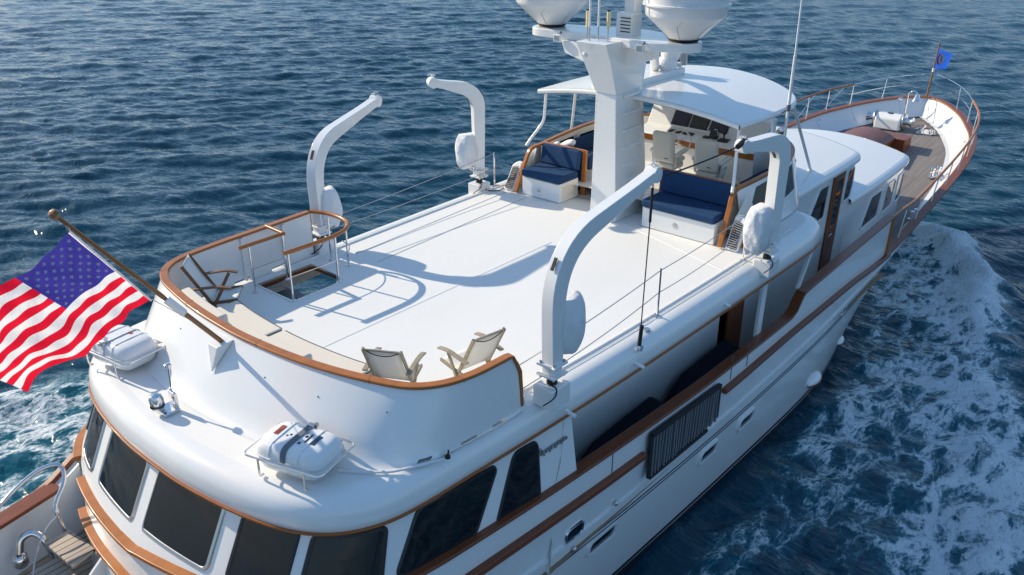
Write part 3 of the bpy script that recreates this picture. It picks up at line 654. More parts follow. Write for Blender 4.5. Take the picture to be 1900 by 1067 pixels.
# ---- davits
def davit(base, tip, bend_z, r_out=.22, name='davit', h0=.28, cover=None, label=None, rad=.75, wd_=(.25, .17), slot=True, coverside=1, cscale=1):
    b = V(base); t = V(tip); d = t-b; d.z = 0; L = d.length; d.normalize(); sd = V((-d.y, d.x, 0))
    # centre line in the plane of the arm
    P2 = [(0, h0+.25), (-.02, bend_z*.5), (0, bend_z-rad*.75)]
    tl = (L, t.z); 
    K = V((.0, bend_z, 0)); A0 = V((0, bend_z-rad, 0)); ar = (V((L, t.z, 0))-K); B0 = K+ar.normalized()*min(rad, ar.length*.7)
    p2 = [V((0, h0+.22, 0))*(1-q/5)+A0*(q/5) for q in range(5)]+[A0*(1-q/12)**2+K*2*(q/12)*(1-q/12)+B0*(q/12)**2 for q in range(12)]+[B0*(1-q/6)+V((L, t.z, 0))*(q/6) for q in range(7)]
    c = [b+d*p.x+V((0, 0, p.y)) for p in p2]
    mb = MB(); rs = []; n_ = len(c)
    for i, p in enumerate(c):
        tt = (c[min(i+1, n_-1)]-c[max(i-1, 0)]).normalized(); nn = sd.cross(tt); f = i/(n_-1)
        w2 = (.105+.045*math.sin(math.pi*min(1, f*1.1)))*wd_[0]/.25*(1-.25*max(0, f-.75)/.25); s2 = wd_[1]/2*(1-.15*f)
        rs.append([p+nn*a*w2+sd*q*s2 for a, q in ((-1, -1), (-1, 1), (1, 1), (1, -1))])
    mb.rings(rs); o = mb.build(name, 'white', yacht, bevel=.012, label=label)
    e = c[-1]; MB().lathe([(.02, -.095), (.11, -.09), (.115, 0), (.11, .09), (.02, .095)], e, sd, 20).build('sheave_cheek', 'white', o, smooth=30)
    MB().tube([e+V((0, 0, .10)), e+d*-.06+V((0, 0, .16)), e+d*.05+V((0, 0, .18)), e+d*.10+V((0, 0, .15))], .012, 6).tube([e+sd*.08+V((0, 0, .13)), e+V((0, 0, .15)), e-sd*.08+V((0, 0, .13))], .010, 6).build('line_end', 'canvas', o)
    # flanges, swivel and pedestal
    mb = MB()
    for z in (h0+.21, h0+.06): mb.box(b+V((0, 0, z)), (.30, .30, .03))
    mb.box(b+V((0, 0, h0+.13)), (.19, .19, .13)); mb.build('flange', 'white', o, bevel=.008)
    mb = MB()
    for z in (h0+.235, h0+.035):
        for ax in (-.11, .11):
            for ay in (-.11, .11): mb.lathe([(.018, -.02), (.018, .02)], b+V((ax, ay, z)), n=6)
    mb.build('bolts', 'steel', o)
    MB().lathe([(.075, 0), (.07, .06), (.06, .12)], b+V((0, 0, h0-.09)), n=16).build('swivel', 'rubber', o)
    MB().prism([b+V((-.19, -.17, h0-.09)), b+V((.19, -.17, h0-.09)), b+V((.19, .17, h0-.09)), b+V((-.19, .17, h0-.09))], (0, 0, -.30)).build('pedestal', 'white', o, bevel=.02)
    MB().tube(cr([b+V((-.06, .02, h0+.02)), b+V((-.14, -.06, h0-.02)), b+V((-.10, -.15, h0-.08)), b+V((-.2, -.2, h0-.15)), b+V((-.34, -.12, h0-.24))], 5), .010, 6).build('hose', 'rubber', o)
    if slot: 
        q = c[int(n_*.42)]; tt = (c[int(n_*.42)+2]-c[int(n_*.42)-2]).normalized(); nn = sd.cross(tt)
        w2 = .10+.05
        for sgn in (1, -1):
            MB().box(q+nn*sgn*(w2*1.1+.004), (.17, .05, .012), Matrix((tt, sd, nn)).transposed()).build('sheave_slot', 'black', o, bevel=.003)
    if cover:
        cz, side = cover; cc = b+V((0, 0, cz))+side
        mb = MB(); rnd = random.Random(int(cz*100)+7); rs = []; q1, q2, q3 = rnd.uniform(0, 3), rnd.uniform(0, 3), rnd.uniform(0, 3)
        for i in range(25):
            f = i/24; z = -.36+.72*f; rr = .245*cscale*(math.sin(math.pi*(.13+.75*f))**.42)
            sq = lambda a: 1/max(abs(math.cos(a)), abs(math.sin(a)))**.5
            fold = lambda a: 1+.09*abs(math.sin(1.5*a+3.2*f+q1))-.06*abs(math.sin(2.5*a-3*f+q2))+.025*abs(math.sin(5*a+5*f+q3))+.03*math.sin(9*f+3*a)
            rs.append([cc+V((rr*math.cos(a)*sq(a)*fold(a), rr*.8*math.sin(a)*sq(a)*fold(a+.4), z*cscale+.02*math.sin(3*a+q1)*cscale)) for a in np.linspace(0, 2*math.pi, 44, endpoint=False)])
        mb.rings(rs); mb.build('winch_cover', 'canvas', o, smooth=70)
        MB().tube([cc+V((.17*cscale*math.cos(a), .14*cscale*math.sin(a), -.33*cscale)) for a in np.linspace(0, 2*math.pi, 20, endpoint=False)], .012, 6, closed=True).build('draw_cord', 'strap', o)
    return o
davit((7.78, -3.33, 0), (9.95, -3.34, 2.60), 2.12, cover=(.98, V((.30, .03, .05))), cscale=1.08, label='aft starboard davit with its arm reaching forward and grey winch cover', h0=.36, rad=.78, wd_=(.245, .20))
davit((9.1, 3.14, 0), (11.25, 3.85, 2.33), 1.98, cover=(.78, V((.22, .02, 0))), label='aft port davit standing outside the stair rail', h0=.30, rad=.72, wd_=(.24, .20))
davit((13.65, 3.30, 0), (12.75, 3.75, 2.47), 2.22, cover=(.92, V((-.25, .12, 0))), cscale=1.0, label='forward port davit with its arm swung outboard', h0=.26, rad=.42, wd_=(.24, .20))
davit((13.9, -3.48, 0), (12.85, -3.26, 2.36), 2.27, cover=(.72, V((-.24, .12, 0))), cscale=1.1, label='forward starboard davit with short level arm beside the louvred vent', h0=.20, rad=.34, wd_=(.27, .22))
# stanchions and wires
def stanchion(x, y, h_=.83):
    o = MB().tube([V((x, y, 0)), V((x, y, h_))], .02, 8).build('stanchion', 'chrome', yacht)
    MB().lathe([(.065, 0), (.06, .015), (.025, .03)], (x, y, 0), n=14).build('foot', 'chrome', o)
stanchion(10.8, -3.1); stanchion(14.0, 3.16, .80); stanchion(13.75, -3.1)
def sag(a, b, s, n_=14): 
    a, b = V(a), V(b); return [a*(1-t)+b*t-V((0, 0, s*4*t*(1-t))) for t in np.linspace(0, 1, n_)]
mb = MB()
for z, dr in ((.80, .04), (.42, .06)):
    mb.tube(sag((7.3, -3.13, z-.15), (10.8, -3.1, z), dr), .0075, 5).tube(sag((10.8, -3.1, z), (14.3, -2.95, z), dr), .0075, 5)
mb.build('lifeline', 'wire', yacht)
mb = MB()
for z, dr in ((.78, .03), (.42, .04)): mb.tube(sag((8.9, 3.12, z-.2 if z > .5 else z-.05), (14.0, 3.16, z), dr, 20), .0075, 5)
mb.build('lifeline', 'wire', yacht)
# black line between the starboard davit heads and the lashing down to the deck
tag(MB().tube(sag((9.98, -3.34, 2.52), (12.80, -3.27, 2.40), .03), .014, 6).tube([V((12.62, -3.28, 2.40)), V((12.90, -3.27, 2.46))], .045, 8).build('davit_line', 'rope'), 'taut black line tied between the heads of the two starboard davits', 'line')
tag(MB().tube([V((9.98, -3.34, 2.45)), V((9.85, -3.38, -.02))], .009, 6).tube([V((9.97, -3.34, 2.40)), V((9.95, -3.35, 1.9))], .020, 8).tube([V((9.88, -3.38, .30)), V((9.84, -3.38, -.05))], .032, 8).build('lashing_line', 'rope'), 'thin black lashing hanging from the aft starboard davit head to the deck edge', 'line')
MB().lathe([(.05, -.03), (.05, .03)], (9.84, -3.4, -.06), (0, -1, 0), 12).build('pad_eye', 'chrome', yacht)
MB().tube(cr([V((13.9+.22*math.cos(a), 3.08+.2*math.sin(a), .02)) for a in np.linspace(0, 5.6, 10)], 4), .012, 6).build('hose_loop', 'rubber', yacht)
MB().lathe([(.06, 0), (.06, .02)], (10.3, -3.22, .0), n=14).build('deck_filler', 'chrome', yacht)

# ---- aft settee with cream cushions
bw = inn(IN, .10)
def seg_path(y0, y1): 
    pts = [p for p in bw if y0 <= p.y <= y1 and p.x < 6.6]; return pts
def cushion_loft(y0, y1, d0, d1, z0, z1, name, n_=10, parent=None, m_='cushion'):
    A = []; ys_ = np.linspace(y0, y1, n_)
    bx = sorted([(p.y, p.x) for p in bw if p.x < 6.3 and -2.9 < p.y < 2.8])
    f = lambda y: float(np.interp(y, [a for a, _ in bx], [b for _, b in bx]))
    rs = []
    for k, y in enumerate(ys_):
        x = f(y); rs.append([V((x+d0, y, z0)), V((x+d1, y, z0)), V((x+d1, y, z1)), V((x+d0, y, z1))])
    o = MB().rings(rs).build(name, m_, parent or yacht, bevel=.045, seg=4)
    return o
st_ = cushion_loft(-1.55, 1.75, .0, .80, 0.01, .27, 'settee', parent=yacht, m_='white')
for a, b in ((.36, 1.70), (-1.50, .33)):
    c = cushion_loft(a, b, .18, .84, .275, .44, 'seat_cushion', parent=st_)
    bx = sorted([(p.y, p.x) for p in bw if p.x < 6.3 and -2.9 < p.y < 2.8]); f = lambda y: float(np.interp(y, [q for q, _ in bx], [r for _, r in bx]))
    pp = [V((f(y)+.85-.012, y, .425)) for y in np.linspace(a+.03, b-.03, 10)]
    MB().tube(pp, .007, 5).build('piping', 'piping', c)
    MB().tube([V((f(a)+.25, a+.005, .42)), V((f(a)+.82, a+.005, .42))], .007, 5).build('piping', 'piping', c)
for a, b in ((.70, 1.95), (-1.10, .05)):
    c = cushion_loft(a, b, .03, .20, .44, .80, 'back_cushion', parent=st_)

# ---- ensign staff
SB = V((5.19, .14, .70)); ST = V((3.50, .14, 2.96)); sdv = (ST-SB).normalized()
o = MB().tube([SB, ST], lambda t: .034-.010*t, 12).build('ensign_staff', 'staff', yacht)
MB().lathe([(.005, -.06), (.04, -.045), (.06, 0), (.045, .045), (.008, .06)], ST+sdv*.05, sdv, 18).build('finial', 'staff', o)
c0 = SB+sdv*.98; MB().tube([c0-sdv*.17, c0+sdv*.17], .052, 14).build('collar', 'white', o)
MB().add([V((5.26, .02, .78)), V((5.26, .30, .78)), V((5.02, .05, .74)), V((5.02, .27, .74)), V((4.93, .14, .36))], [(0, 1, 3, 2), (2, 3, 4), (0, 2, 4), (1, 4, 3), (0, 4, 1)]).build('staff_bracket', 'white', yacht, bevel=.01)
MB().tube([V((4.35, .16, 1.66)), V((5.0, .22, .98))], .005, 5).build('halyard', 'wire', o)

# ---- stern light / searchlight on the after roof
o = MB().box((4.34, .30, .03), (.22, .26, .05)).box((4.42, .26, .17), (.05, .16, .24)).build('stern_light', 'chrome', yacht, bevel=.012)
MB().lathe([(.02, -.11), (.085, -.10), (.095, -.02), (.095, .04), (.075, .09), (.02, .115)], (4.24, .36, .18), (0, 0, 1), 20).build('lamp_housing', 'chrome', o)
MB().lathe([(.097, -.05), (.097, -.015)], (4.24, .36, .16), n=20).build('lamp_lens', 'smoke', o)
MB().tube([V((4.42, .27, .25)), V((4.45, .30, .62))], .012, 8).lathe([(.03, 0), (.045, .01), (.045, .06), (.03, .07)], (4.45, .30, .60), n=14).build('light_mast', 'chrome', o)

# ---- life raft cradles (yacht) and canisters (things)
def raft(name, c, rz, label, look):
    root = empty(name, label, 'life raft', c, rz, 'life raft canisters on the after roof')
    Lx, Ly = .47, .31   # half length, half width
    def se(a, e=.42): 
        ca, sa = math.cos(a), math.sin(a); return (math.copysign(abs(ca)**e, ca), math.copysign(abs(sa)**e, sa))
    rs = []
    for z, k in ((-.20, .55), (-.195, .78), (-.16, .90), (-.08, .97), (-.012, 1.0), (.0, 1.0)):
        rs.append([V((Lx*k*se(a)[0]-(0 if k > .95 else 0), Ly*(k if k > .9 else k*1.0)*se(a)[1], z)) for a in np.linspace(0, 2*math.pi, 48, endpoint=False)])
    MB().rings(rs).build('lower_shell', 'white', root, smooth=50)
    rs = []
    for z, k in ((.012, 1.0), (.05, .985), (.10, .95), (.14, .88), (.165, .76), (.172, .55), (.174, .2)):
        rs.append([V((Lx*k*se(a)[0], Ly*k*se(a)[1], z)) for a in np.linspace(0, 2*math.pi, 48, endpoint=False)])
    MB().rings(rs).build('upper_shell', 'white', root, smooth=50)
    MB().tube([V((Lx*1.005*se(a)[0], Ly*1.005*se(a)[1], .005)) for a in np.linspace(0, 2*math.pi, 48, endpoint=False)], .012, 6, closed=True).build('seam', 'canvas', root)
    for x in (-.20, .20):
        MB().tube([V((x, y, zz)) for y, zz in ((-.31, .03), (-.30, .09), (-.27, .143), (-.21, .172), (0, .178), (.21, .172), (.27, .143), (.30, .09), (.31, .03))], .010, 6).build('moulded_rib', 'white', root)
    sp = [V((0, y, zz)) for y, zz in ((-.32, .02), (-.305, .10), (-.275, .155), (-.21, .182), (0, .187), (.21, .182), (.275, .155), (.305, .10), (.32, .02))]
    MB().sweep(sp, [(-.035, -.003), (.035, -.003), (.035, .004), (-.035, .004)]).build('strap', 'strap' if look else 'canvas', root)
    MB().box((.0, .24, .185), (.08, .06, .04)).box((.03, .30, .16), (.05, .05, .05)).build('buckle', 'steel', root, bevel=.006)
    for (x, y, a, b, mm) in look_rects[look]:
        o = MB().box((x, y, .1775), (a, b, .003)).build('label_plate', mm, root)
        if mm in ('red',): 
            mb = MB()
            for k in range(4): mb.tube([V((x-a*.2+k*.012, y-b*.35+k*b*.18, .181)), V((x+a*.3, y-b*.28+k*b*.18, .181))], .005, 4)
            mb.build('script_mark', 'orange', o)
    return root
look_rects = {1: [(-.28, .03, .06, .18, 'red'), (.08, -.05, .04, .06, 'canvas'), (.135, .02, .02, .17, 'black'), (.235, .02, .06, .18, 'stripe'), (-.10, .0, .02, .03, 'black'), (-.135, -.03, .02, .03, 'strap'), (.06, .10, .012, .05, 'strap'), (.09, .04, .03, .04, 'black'), (.085, -.10, .03, .04, 'black')],
              0: [(-.03, -.12, .13, .05, 'red'), (.04, .16, .2, .03, 'steel'), (.0, .20, .1, .02, 'strap')]}
def cradle(c, rz, tall=.0):
    m_ = Matrix.Rotation(rz, 3, 'Z'); T = lambda x, y, z: m_ @ V((x, y, z))+V(c)
    pts = []
    for cx_, cy_, a0 in ((.46, .28, 0), (-.46, .28, 90), (-.46, -.28, 180), (.46, -.28, 270)):
        for k in range(5):
            a = R(a0+k*22.5); pts.append(T(cx_+.08*math.cos(a), cy_+.08*math.sin(a), .0))
    o = MB().tube(pts, .013, 8, closed=True).build('raft_cradle', 'chrome', yacht)
    for x in (-.32, .32):
        for y in (-.36, .36):
            s = 1 if y > 0 else -1; MB().tube(cr([T(x, y, 0), T(x, y*1.0, -.16), T(x, y*.97, -.245), T(x, y*.82, -.255)], 4), .014, 8).build('cradle_leg', 'chrome', o)
    return o
raft('life_raft', (4.72, -2.01, .27), R(-74), 'white life raft canister with dark grey strap and several dark labels on the stern roof', 1); cradle((4.72, -2.01, .28), R(-74))
raft('life_raft', (4.62, 1.93, .27), R(98), 'white life raft canister with a small orange label beside the striped flag', 0); cradle((4.62, 1.93, .28), R(98))

# ---- deck chairs
def chair(loc, rz, label, dark=False):
    root = empty('deck_chair', label, 'deck chair', loc, rz, 'folding sling deck chairs on the sun deck')
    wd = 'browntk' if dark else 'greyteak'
    for s in (-1, 1):
        MB().bar((-.02, s*.25, .30), (-.40, s*.25, .98), .028, .05, (1, 0, 0)).build('back_post', wd, root, bevel=.006)
        MB().sweep(cr([(-.30, s*.29, .60), (-.05, s*.30, .625), (.12, s*.31, .635), (.30, s*.31, .60)], 4), [(-.035, -.012), (.035, -.012), (.035, .012), (-.035, .012)]).build('arm', wd, root, bevel=.006)
        MB().bar((.17, s*.27, .61), (-.16, s*.27, .02), .026, .05, (1, 0, 0)).build('leg', wd, root, bevel=.005)
        MB().bar((-.12, s*.235, .34), (.22, s*.235, .02), .026, .05, (1, 0, 0)).build('leg', wd, root, bevel=.005)
        MB().bar((-.14, s*.25, .33), (.36, s*.25, .37), .028, .05).build('seat_rail', wd, root, bevel=.006)
    mb = MB()
    for p, q in (((-.40, .98)), ): pass
    for a_ in ((-.395, .965), (.34, .365), (-.1, .05)): MB().bar((a_[0], -.25, a_[1]), (a_[0], .25, a_[1]), .022, .022).build('cross_bar', wd, root)
    n_ = 9
    def sl(P, Q, sag_): return [[V(P)*(1-u)+V(Q)*u+V((0, 0, 0))+V((0, y, -0)) + V((-.5, 0, -.8)).normalized()*sag_*math.sin(math.pi*u)*1 for y in np.linspace(-.225, .225, 5)] for u in np.linspace(0, 1, n_)]
    o = MB().grid(sl((-.385, 0, .98), (-.03, 0, .36), .035)).build('back_sling', 'sling', root); o.modifiers.new('s', 'SOLIDIFY').thickness = .006
    o2 = MB().grid(sl((-.03, 0, .355), (.35, 0, .385), .03)).build('seat_sling', 'sling', root); o2.modifiers.new('s', 'SOLIDIFY').thickness = .006
    MB().tube(cr([(-.40, -.22, .955), (-.39, -.1, .90), (-.385, 0, .885), (-.39, .1, .90), (-.40, .22, .955)], 4), .007, 5).build('piping', 'piping', o)
    return root
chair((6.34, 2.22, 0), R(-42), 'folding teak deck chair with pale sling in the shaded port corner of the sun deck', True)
chair((6.44, -1.77, 0), R(28), 'weathered deck chair seen from behind, just right of the cream settee')
chair((7.34, -2.30, 0), R(80), 'weathered deck chair nearest the rounded starboard end of the teak-capped bulwark')

# ---- mast
mast = MB()
def mring(x0, x1, y0, y1, z, c=.08, fr=0):
    return [V((x0, y0, z)), V((x1-fr, y0, z)), V((x1-c*.3, y0+c, z)), V((x1, (y0+y1)/2, z)), V((x1-c*.3, y1-c, z)), V((x1-fr, y1, z)), V((x0, y1, z))]
rs = [mring(13.88, 15.30, -.22, .42, 0, .14, .4), mring(13.88, 15.22, -.15, .40, 1.2, .14, .4), mring(13.90, 15.10, -.07, .41, 2.55, .14, .4)]
mast_o = mast.rings(rs).build('mast', 'white', yacht, smooth=35, bevel=.015)
rs = [mring(13.90, 15.10, -.07, .41, 2.55, .14, .4), mring(13.58, 15.12, -.13, .50, 3.18, .14, .4), mring(13.36, 15.15, -.15, .54, 3.57, .14, .4)]
MB().rings(rs).build('mast_head', 'white', mast_o, smooth=25, bevel=.012)
mb = MB()
for z in np.arange(.08, 2.5, .11):
    for y in (-.16+.04*z, .38): mb.lathe([(.008, 0), (.008, .006)], (13.878+.008*z, y, z), (-1, 0, 0), 6)
mb.build('rivets', 'steel', mast_o)
for i in range(7):
    z = .45+.34*i
    MB().rings([[V((x, -.195+.045*z/1.0*.9-d*.45, z+dz)) for x, d, dz in ((14.12, .0, .03), (14.5, .0, .035), (14.75, .0, .03), (14.75, .06, .0), (14.15, .06, .0))], [V((x, -.195+.045*z*.9-d*.45, z-.03)) for x, d in ((14.12, 0.0), (14.5, 0.0), (14.75, 0), (14.75, .05), (14.15, .05))]]).build('mast_step', 'white', mast_o, bevel=.01)
for x, y, z in ((13.37, .30, 3.35),):
    MB().lathe([(.01, -.07), (.04, -.05), (.05, 0), (.03, .06)], (x-.03, y, z), (-.6, 0, .4), 12).build('lamp', 'white', mast_o)
# spreader platform
def platform(z, t=.16):
    P = []
    ctrl = [(13.85, -.7), (13.95, -1.1), (14.1, -1.38), (14.4, -1.50), (14.72, -1.3), (14.85, -.8), (15.1, -.1), (15.1, .6), (14.9, 1.2), (14.7, 1.8), (14.5, 2.13), (14.15, 2.17), (13.9, 1.95), (13.9, 1.4), (13.95, .8), (13.9, .15)]
    pts = cr([(a, b, 0) for a, b in ctrl], 5, closed=True)
    return [p+V((0, 0, z-t)) for p in pts], [p+V((0, 0, z)) for p in pts]
a, b = platform(3.62); MB().rings([a, b]).build('mast_platform', 'white', mast_o, bevel=.02)
MB().rings([[V((13.85, 1.15, 3.22)), V((14.5, 1.1, 3.22)), V((14.5, .4, 3.0)), V((13.8, .4, 3.05))], [V((13.85, 1.25, 3.46)), V((14.6, 1.2, 3.46)), V((14.6, .4, 3.46)), V((13.8, .4, 3.46))]]).build('platform_bracket', 'white', mast_o, bevel=.015)
MB().rings([[V((14.1, -.52, 3.2)), V((14.6, -.50, 3.2)), V((14.6, -.1, 3.1)), V((14.05, -.1, 3.1))], [V((14.1, -.58, 3.46)), V((14.65, -.55, 3.46)), V((14.65, -.1, 3.46)), V((14.05, -.1, 3.46))]]).build('platform_bracket', 'white', mast_o, bevel=.015)
for x, y in ((13.78, 1.28), (13.78, -.62)):
    o = MB().box((x, y, 3.50), (.07, .16, .14)).build('floodlight', 'white', mast_o, bevel=.01)
    MB().box((x-.037, y, 3.50), (.006, .12, .09)).build('lamp_face', 'steel', o); MB().tube([V((x+.03, y-.03, 3.57)), V((x+.06, y-.05, 3.62))], .02, 6).build('bracket', 'strap', o)
def radome(cx_, cy_, cz_):
    c = (cx_, cy_, cz_)
    o = MB().lathe([(.25, .0), (.30, .03), (.70, .40), (.73, .44), (.735, .60)], c, n=48).build('radome', 'radome', mast_o, smooth=50)
    MB().lathe([(.735, .60), (.79, .605), (.79, .635), (.745, .64), (.745, 1.0), (.735, 1.2), (.66, 1.45), (.5, 1.66), (.28, 1.78), (.02, 1.82)], c, n=48).build('dome', 'radome', o, smooth=50)
    MB().lathe([(.26, -.03), (.29, .0), (.27, .012)], c, n=32).build('base_gasket', 'rubber', o)
    for k in range(6):
        a = R(60*k+15); u = V((math.cos(a), math.sin(a), 0)); tn = V((-u.y, u.x, 0))
        MB().tube([V(c)+u*.305+V((0, 0, .03)), V(c)+u*.56+V((0, 0, .27)), V(c)+u*.66+tn*.12+V((0, 0, .375))], .004, 4).build('moulding_line', 'strap', o)
        MB().lathe([(.012, 0), (.012, .01)], V(c)+u*.77+V((0, 0, .637)), n=8).build('screw', 'steel', o)
radome(14.32, 1.84, 3.66); radome(14.38, -1.16, 3.66)
for x, y, zt_a, col in ((13.62, .46, 4.0, 'ivory'), (13.75, .08, 4.0, 'ivory')):
    o = MB().tube([V((x, y, 3.55)), V((x, y, 3.82))], .011, 8).build('stub_antenna', 'steel', mast_o)
    MB().lathe([(.036, 3.80), (.036, 4.10)], (x, y, 0), n=14).build('antenna_sleeve', 'yellow', o); MB().lathe([(.038, 4.10), (.036, 4.125)], (x, y, 0), n=14).build('antenna_tip', 'black', o)
for x, y in ((13.55, .36), (13.72, .28)):
    o = MB().tube([V((x, y, 3.55)), V((x, y, 3.85))], .015, 8).build('whip_antenna', 'steel', mast_o); MB().tube([V((x, y, 3.82)), V((x-.02, y+.02, 6.6))], lambda t: .022-.01*t, 8).build('whip', 'white', o)
o = MB().box((14.35, .02, 3.82), (.36, .36, .44)).box((14.40, -.02, 4.35), (.26, .24, .7)).build('radar_pedestal', 'white', mast_o, bevel=.03)
for k in range(5):
    MB().box((14.166, -.02, 3.70+.062*k), (.012, .22, .018)).box((14.30, .205, 3.70+.062*k), (.16, .012, .018)).build('vent_slot', 'black', o)
# cleats at the mast foot
o = MB().box((13.82, -.05, .10), (.06, .14, .20)).tube([V((13.74, -.14, .16)), V((13.74, .06, .16))], .025, 8).build('mast_cleat', 'white', mast_o, bevel=.01)
MB().box((14.15, .35, .20), (.05, 2, .03)) 

# ---- flying bridge
FW = [(14.62, -2.42), (15.6, -2.50), (16.6, -2.50), (17.3, -2.36), (17.9, -2.02), (18.35, -1.45), (18.62, -.75), (18.72, 0)]
FP = cr([(a, b, 0) for a, b in FW], 6); FP = FP+[V((p.x, -p.y, 0)) for p in FP[::-1][1:]]
frz = lambda x: .98+.10*(x-14.6)/4*1.6
zb = lambda x: .12 if x < 17 else .30
out_b = inn(FP, -.24); ob_ = [p+V((0, 0, .14 if p.x > 17 else .02)) for p in out_b]
def fpt(i, t, off=0):   # t 0 base ..1 rail
    a = out_b[i]; b = FP[i]; p = a*(1-t)+b*t; return V((p.x, p.y, .02*(1-t)+frz(b.x)*t))
MB().grid([[fpt(i, t) for t in (0, .2, .35, .6, .97)] for i in range(len(FP))]).build('flybridge_coaming', 'white', yacht)
fin = inn(FP, .10)
MB().grid([[fpt(i, .97), fin[i]+V((0, 0, frz(FP[i].x)-.02)), fin[i]+V((0, 0, .02))] for i in range(len(FP))]).build('coaming_lining', 'cream', yacht)
MB().poly([[p+V((0, 0, .03)) for p in inn(FP, .05)]]).build('flybridge_sole', 'cream', yacht)
cap = [inn(FP, .04)[i]+V((0, 0, frz(FP[i].x)+.0)) for i in range(len(FP))]
arc = lambda s: [V((13.98, s*2.50, .03)), V((14.10, s*2.49, .32)), V((14.28, s*2.47, .70)), V((14.42, s*2.44, .93))]
full = cr(arc(-1)+[cap[1]], 4)[:-1]+cap[1:-1]+cr([cap[-2]]+arc(1)[::-1], 4)[1:]
MB().sweep(full, [(-.05, -.03), (.05, -.03), (.05, .03), (-.05, .03)]).build('coaming_cap', 'teak', yacht, bevel=.018)
# side screens
def scr(s):
    def f(x, t, off=0.):
        i = float(np.interp(x, [p.x for p in FP[:30]], range(30))) ; k = int(i); u = i-k
        p = fpt(k, t)*(1-u)+fpt(k+1, t)*u; return V((p.x, s*-1*(p.y-off) if s > 0 else p.y-off, p.z))
    return f
for s in (-1, 1):
    f = scr(s)
    for a, b in ((14.80, 15.95), (16.05, 16.9)):
        window(f, [(a+(.0 if a > 15 else .0), .32), (b, .38), (b, .92), (a+(.42 if a < 15 else 0), .90)] if a < 15 else [(a, .38), (b, .42), (b, .92), (a, .92)], yacht, .03, .03, 'wind_screen', gm='smoke')
    fi = lambda x, z, off=0., s=s: V((x, s*(float(np.interp(x, [p.x for p in fin[:30]], [-p.y for p in fin[:30]]))-off), z))
    for a, b in ((14.95, 15.95), (16.08, 17.1)):
        window(fi, [(a, .45), (b, .50), (b, .92), (a+.1, .90)], yacht, .03, .03, 'wind_screen', gm='smoke', fm='cream')
# louvred vents at the after ends of the coaming
for s in (-1, 1):
    m0 = V((13.99, s*2.60, .03)); e = [V((13.98, s*2.60, .02)), V((13.98, s*2.86, .02)), V((14.25, s*2.84, .52)), V((14.33, s*2.76, .60)), V((14.30, s*2.60, .60))]
    o = MB().prism(e, (.10, 0, 0)).build('louvre_panel', 'white', yacht, bevel=.02)
    mb = MB(); nrm = V((-.5, 0, .27)).normalized()
    q = [V((13.99, s*2.635, .07)), V((13.99, s*2.83, .07)), V((14.24, s*2.80, .50)), V((14.25, s*2.635, .53))]
    MB().add([p-V((.012, 0, 0)) for p in q], [(0, 1, 2, 3)]).build('dark_opening', 'black', o)
    for k in range(12):
        t = (k+.5)/12; a = q[0]*(1-t)+q[3]*t; b = q[1]*(1-t)+q[2]*t; mb.bar(a-V((.016, 0, 0)), b-V((.016, 0, 0)), .006, .005)
    mb.build('slats', 'white', o)
    MB().prism([V((14.06, s*2.66, .0)), V((14.50, s*2.98, .0)), V((14.72, s*2.92, .0)), V((14.72, s*2.66, .0))], (.05, 0, .40)).build('teak_locker', 'teak', yacht, bevel=.015)
    # quarter panel behind the louvre
    MB().add([V((14.1, s*2.62, .0)), V((14.40, s*2.60, .62)), V((14.75, s*2.60, .95)), V((15.3, s*2.72, .02))], [(0, 1, 2, 3)]).build('coaming_quarter', 'white', yacht)
# aft facing benches
def bench(y0, y1, s, label):
    o = MB().box((14.36, (y0+y1)/2, .22), (.66, y1-y0, .42)).build('bench', 'white', yacht, bevel=.015, label=label)
    yc = (y0+y1)/2
    MB().lathe([(.055, 0), (.055, .006), (.045, .010), (.02, .012)], (14.03, yc+.05, .20), (-1, 0, 0), 20).build('latch', 'steel', o)
    MB().box((14.36, y0-.003 if s < 0 else y0-.003, .22), (.5, .006, .26)).build('side_panel', 'cream', o)
    MB().box((14.33, yc, .51), (.70, y1-y0+.02, .16)).build('seat_cushion', 'navy', o, bevel=.05, seg=4)
    m_ = Matrix.Rotation(R(10), 3, 'Y')
    MB().box((14.72, yc, .80), (.13, y1-y0+.0, .44), m_).build('back_cushion', 'navy', o, bevel=.045, seg=4)
    MB().box((14.86, yc, .55), (.05, y1-y0, .90)).build('bench_back', 'navy', o, bevel=.01)
    MB().bar((14.84, y0-.03, 1.0), (14.80, y1+.03, 1.0), .09, .045).build('teak_trim', 'teak', o, bevel=.012)
    yy = y0-.05 if s > 0 else y1+.05
    MB().bar((14.80, yy, .0), (14.84, yy, 1.02), .06, .11, (0, 1, 0)).build('teak_post', 'teak', o, bevel=.012)
    MB().box((14.03, yc, .475-.06), (.012, y1-y0-.1, .006)).build('hinge_line', 'strap', o)
    return o
bench(1.32, 2.36, 1, 'port navy bench'); bench(-2.34, -.74, -1, 'wide starboard navy bench')
# forward facing seating inside the bridge
for s, a, b in ((1, 15.0, 17.1), (-1, 16.2, 17.6)):
    o = MB().box(((a+b)/2, s*2.0, .24), (b-a, .62, .42)).build('helm_settee', 'cream', yacht, bevel=.02)
    MB().box(((a+b)/2, s*1.98, .50), (b-a, .64, .12)).build('seat_cushion', 'navy', o, bevel=.04, seg=3)
    MB().box(((a+b)/2, s*2.26, .72), (b-a, .12, .36)).build('back_cushion', 'navy', o, bevel=.04, seg=3)
MB().box((15.10, 1.7, .72), (.30, 1.0, .34)).build('settee_back', 'navy', yacht, bevel=.05, seg=3)
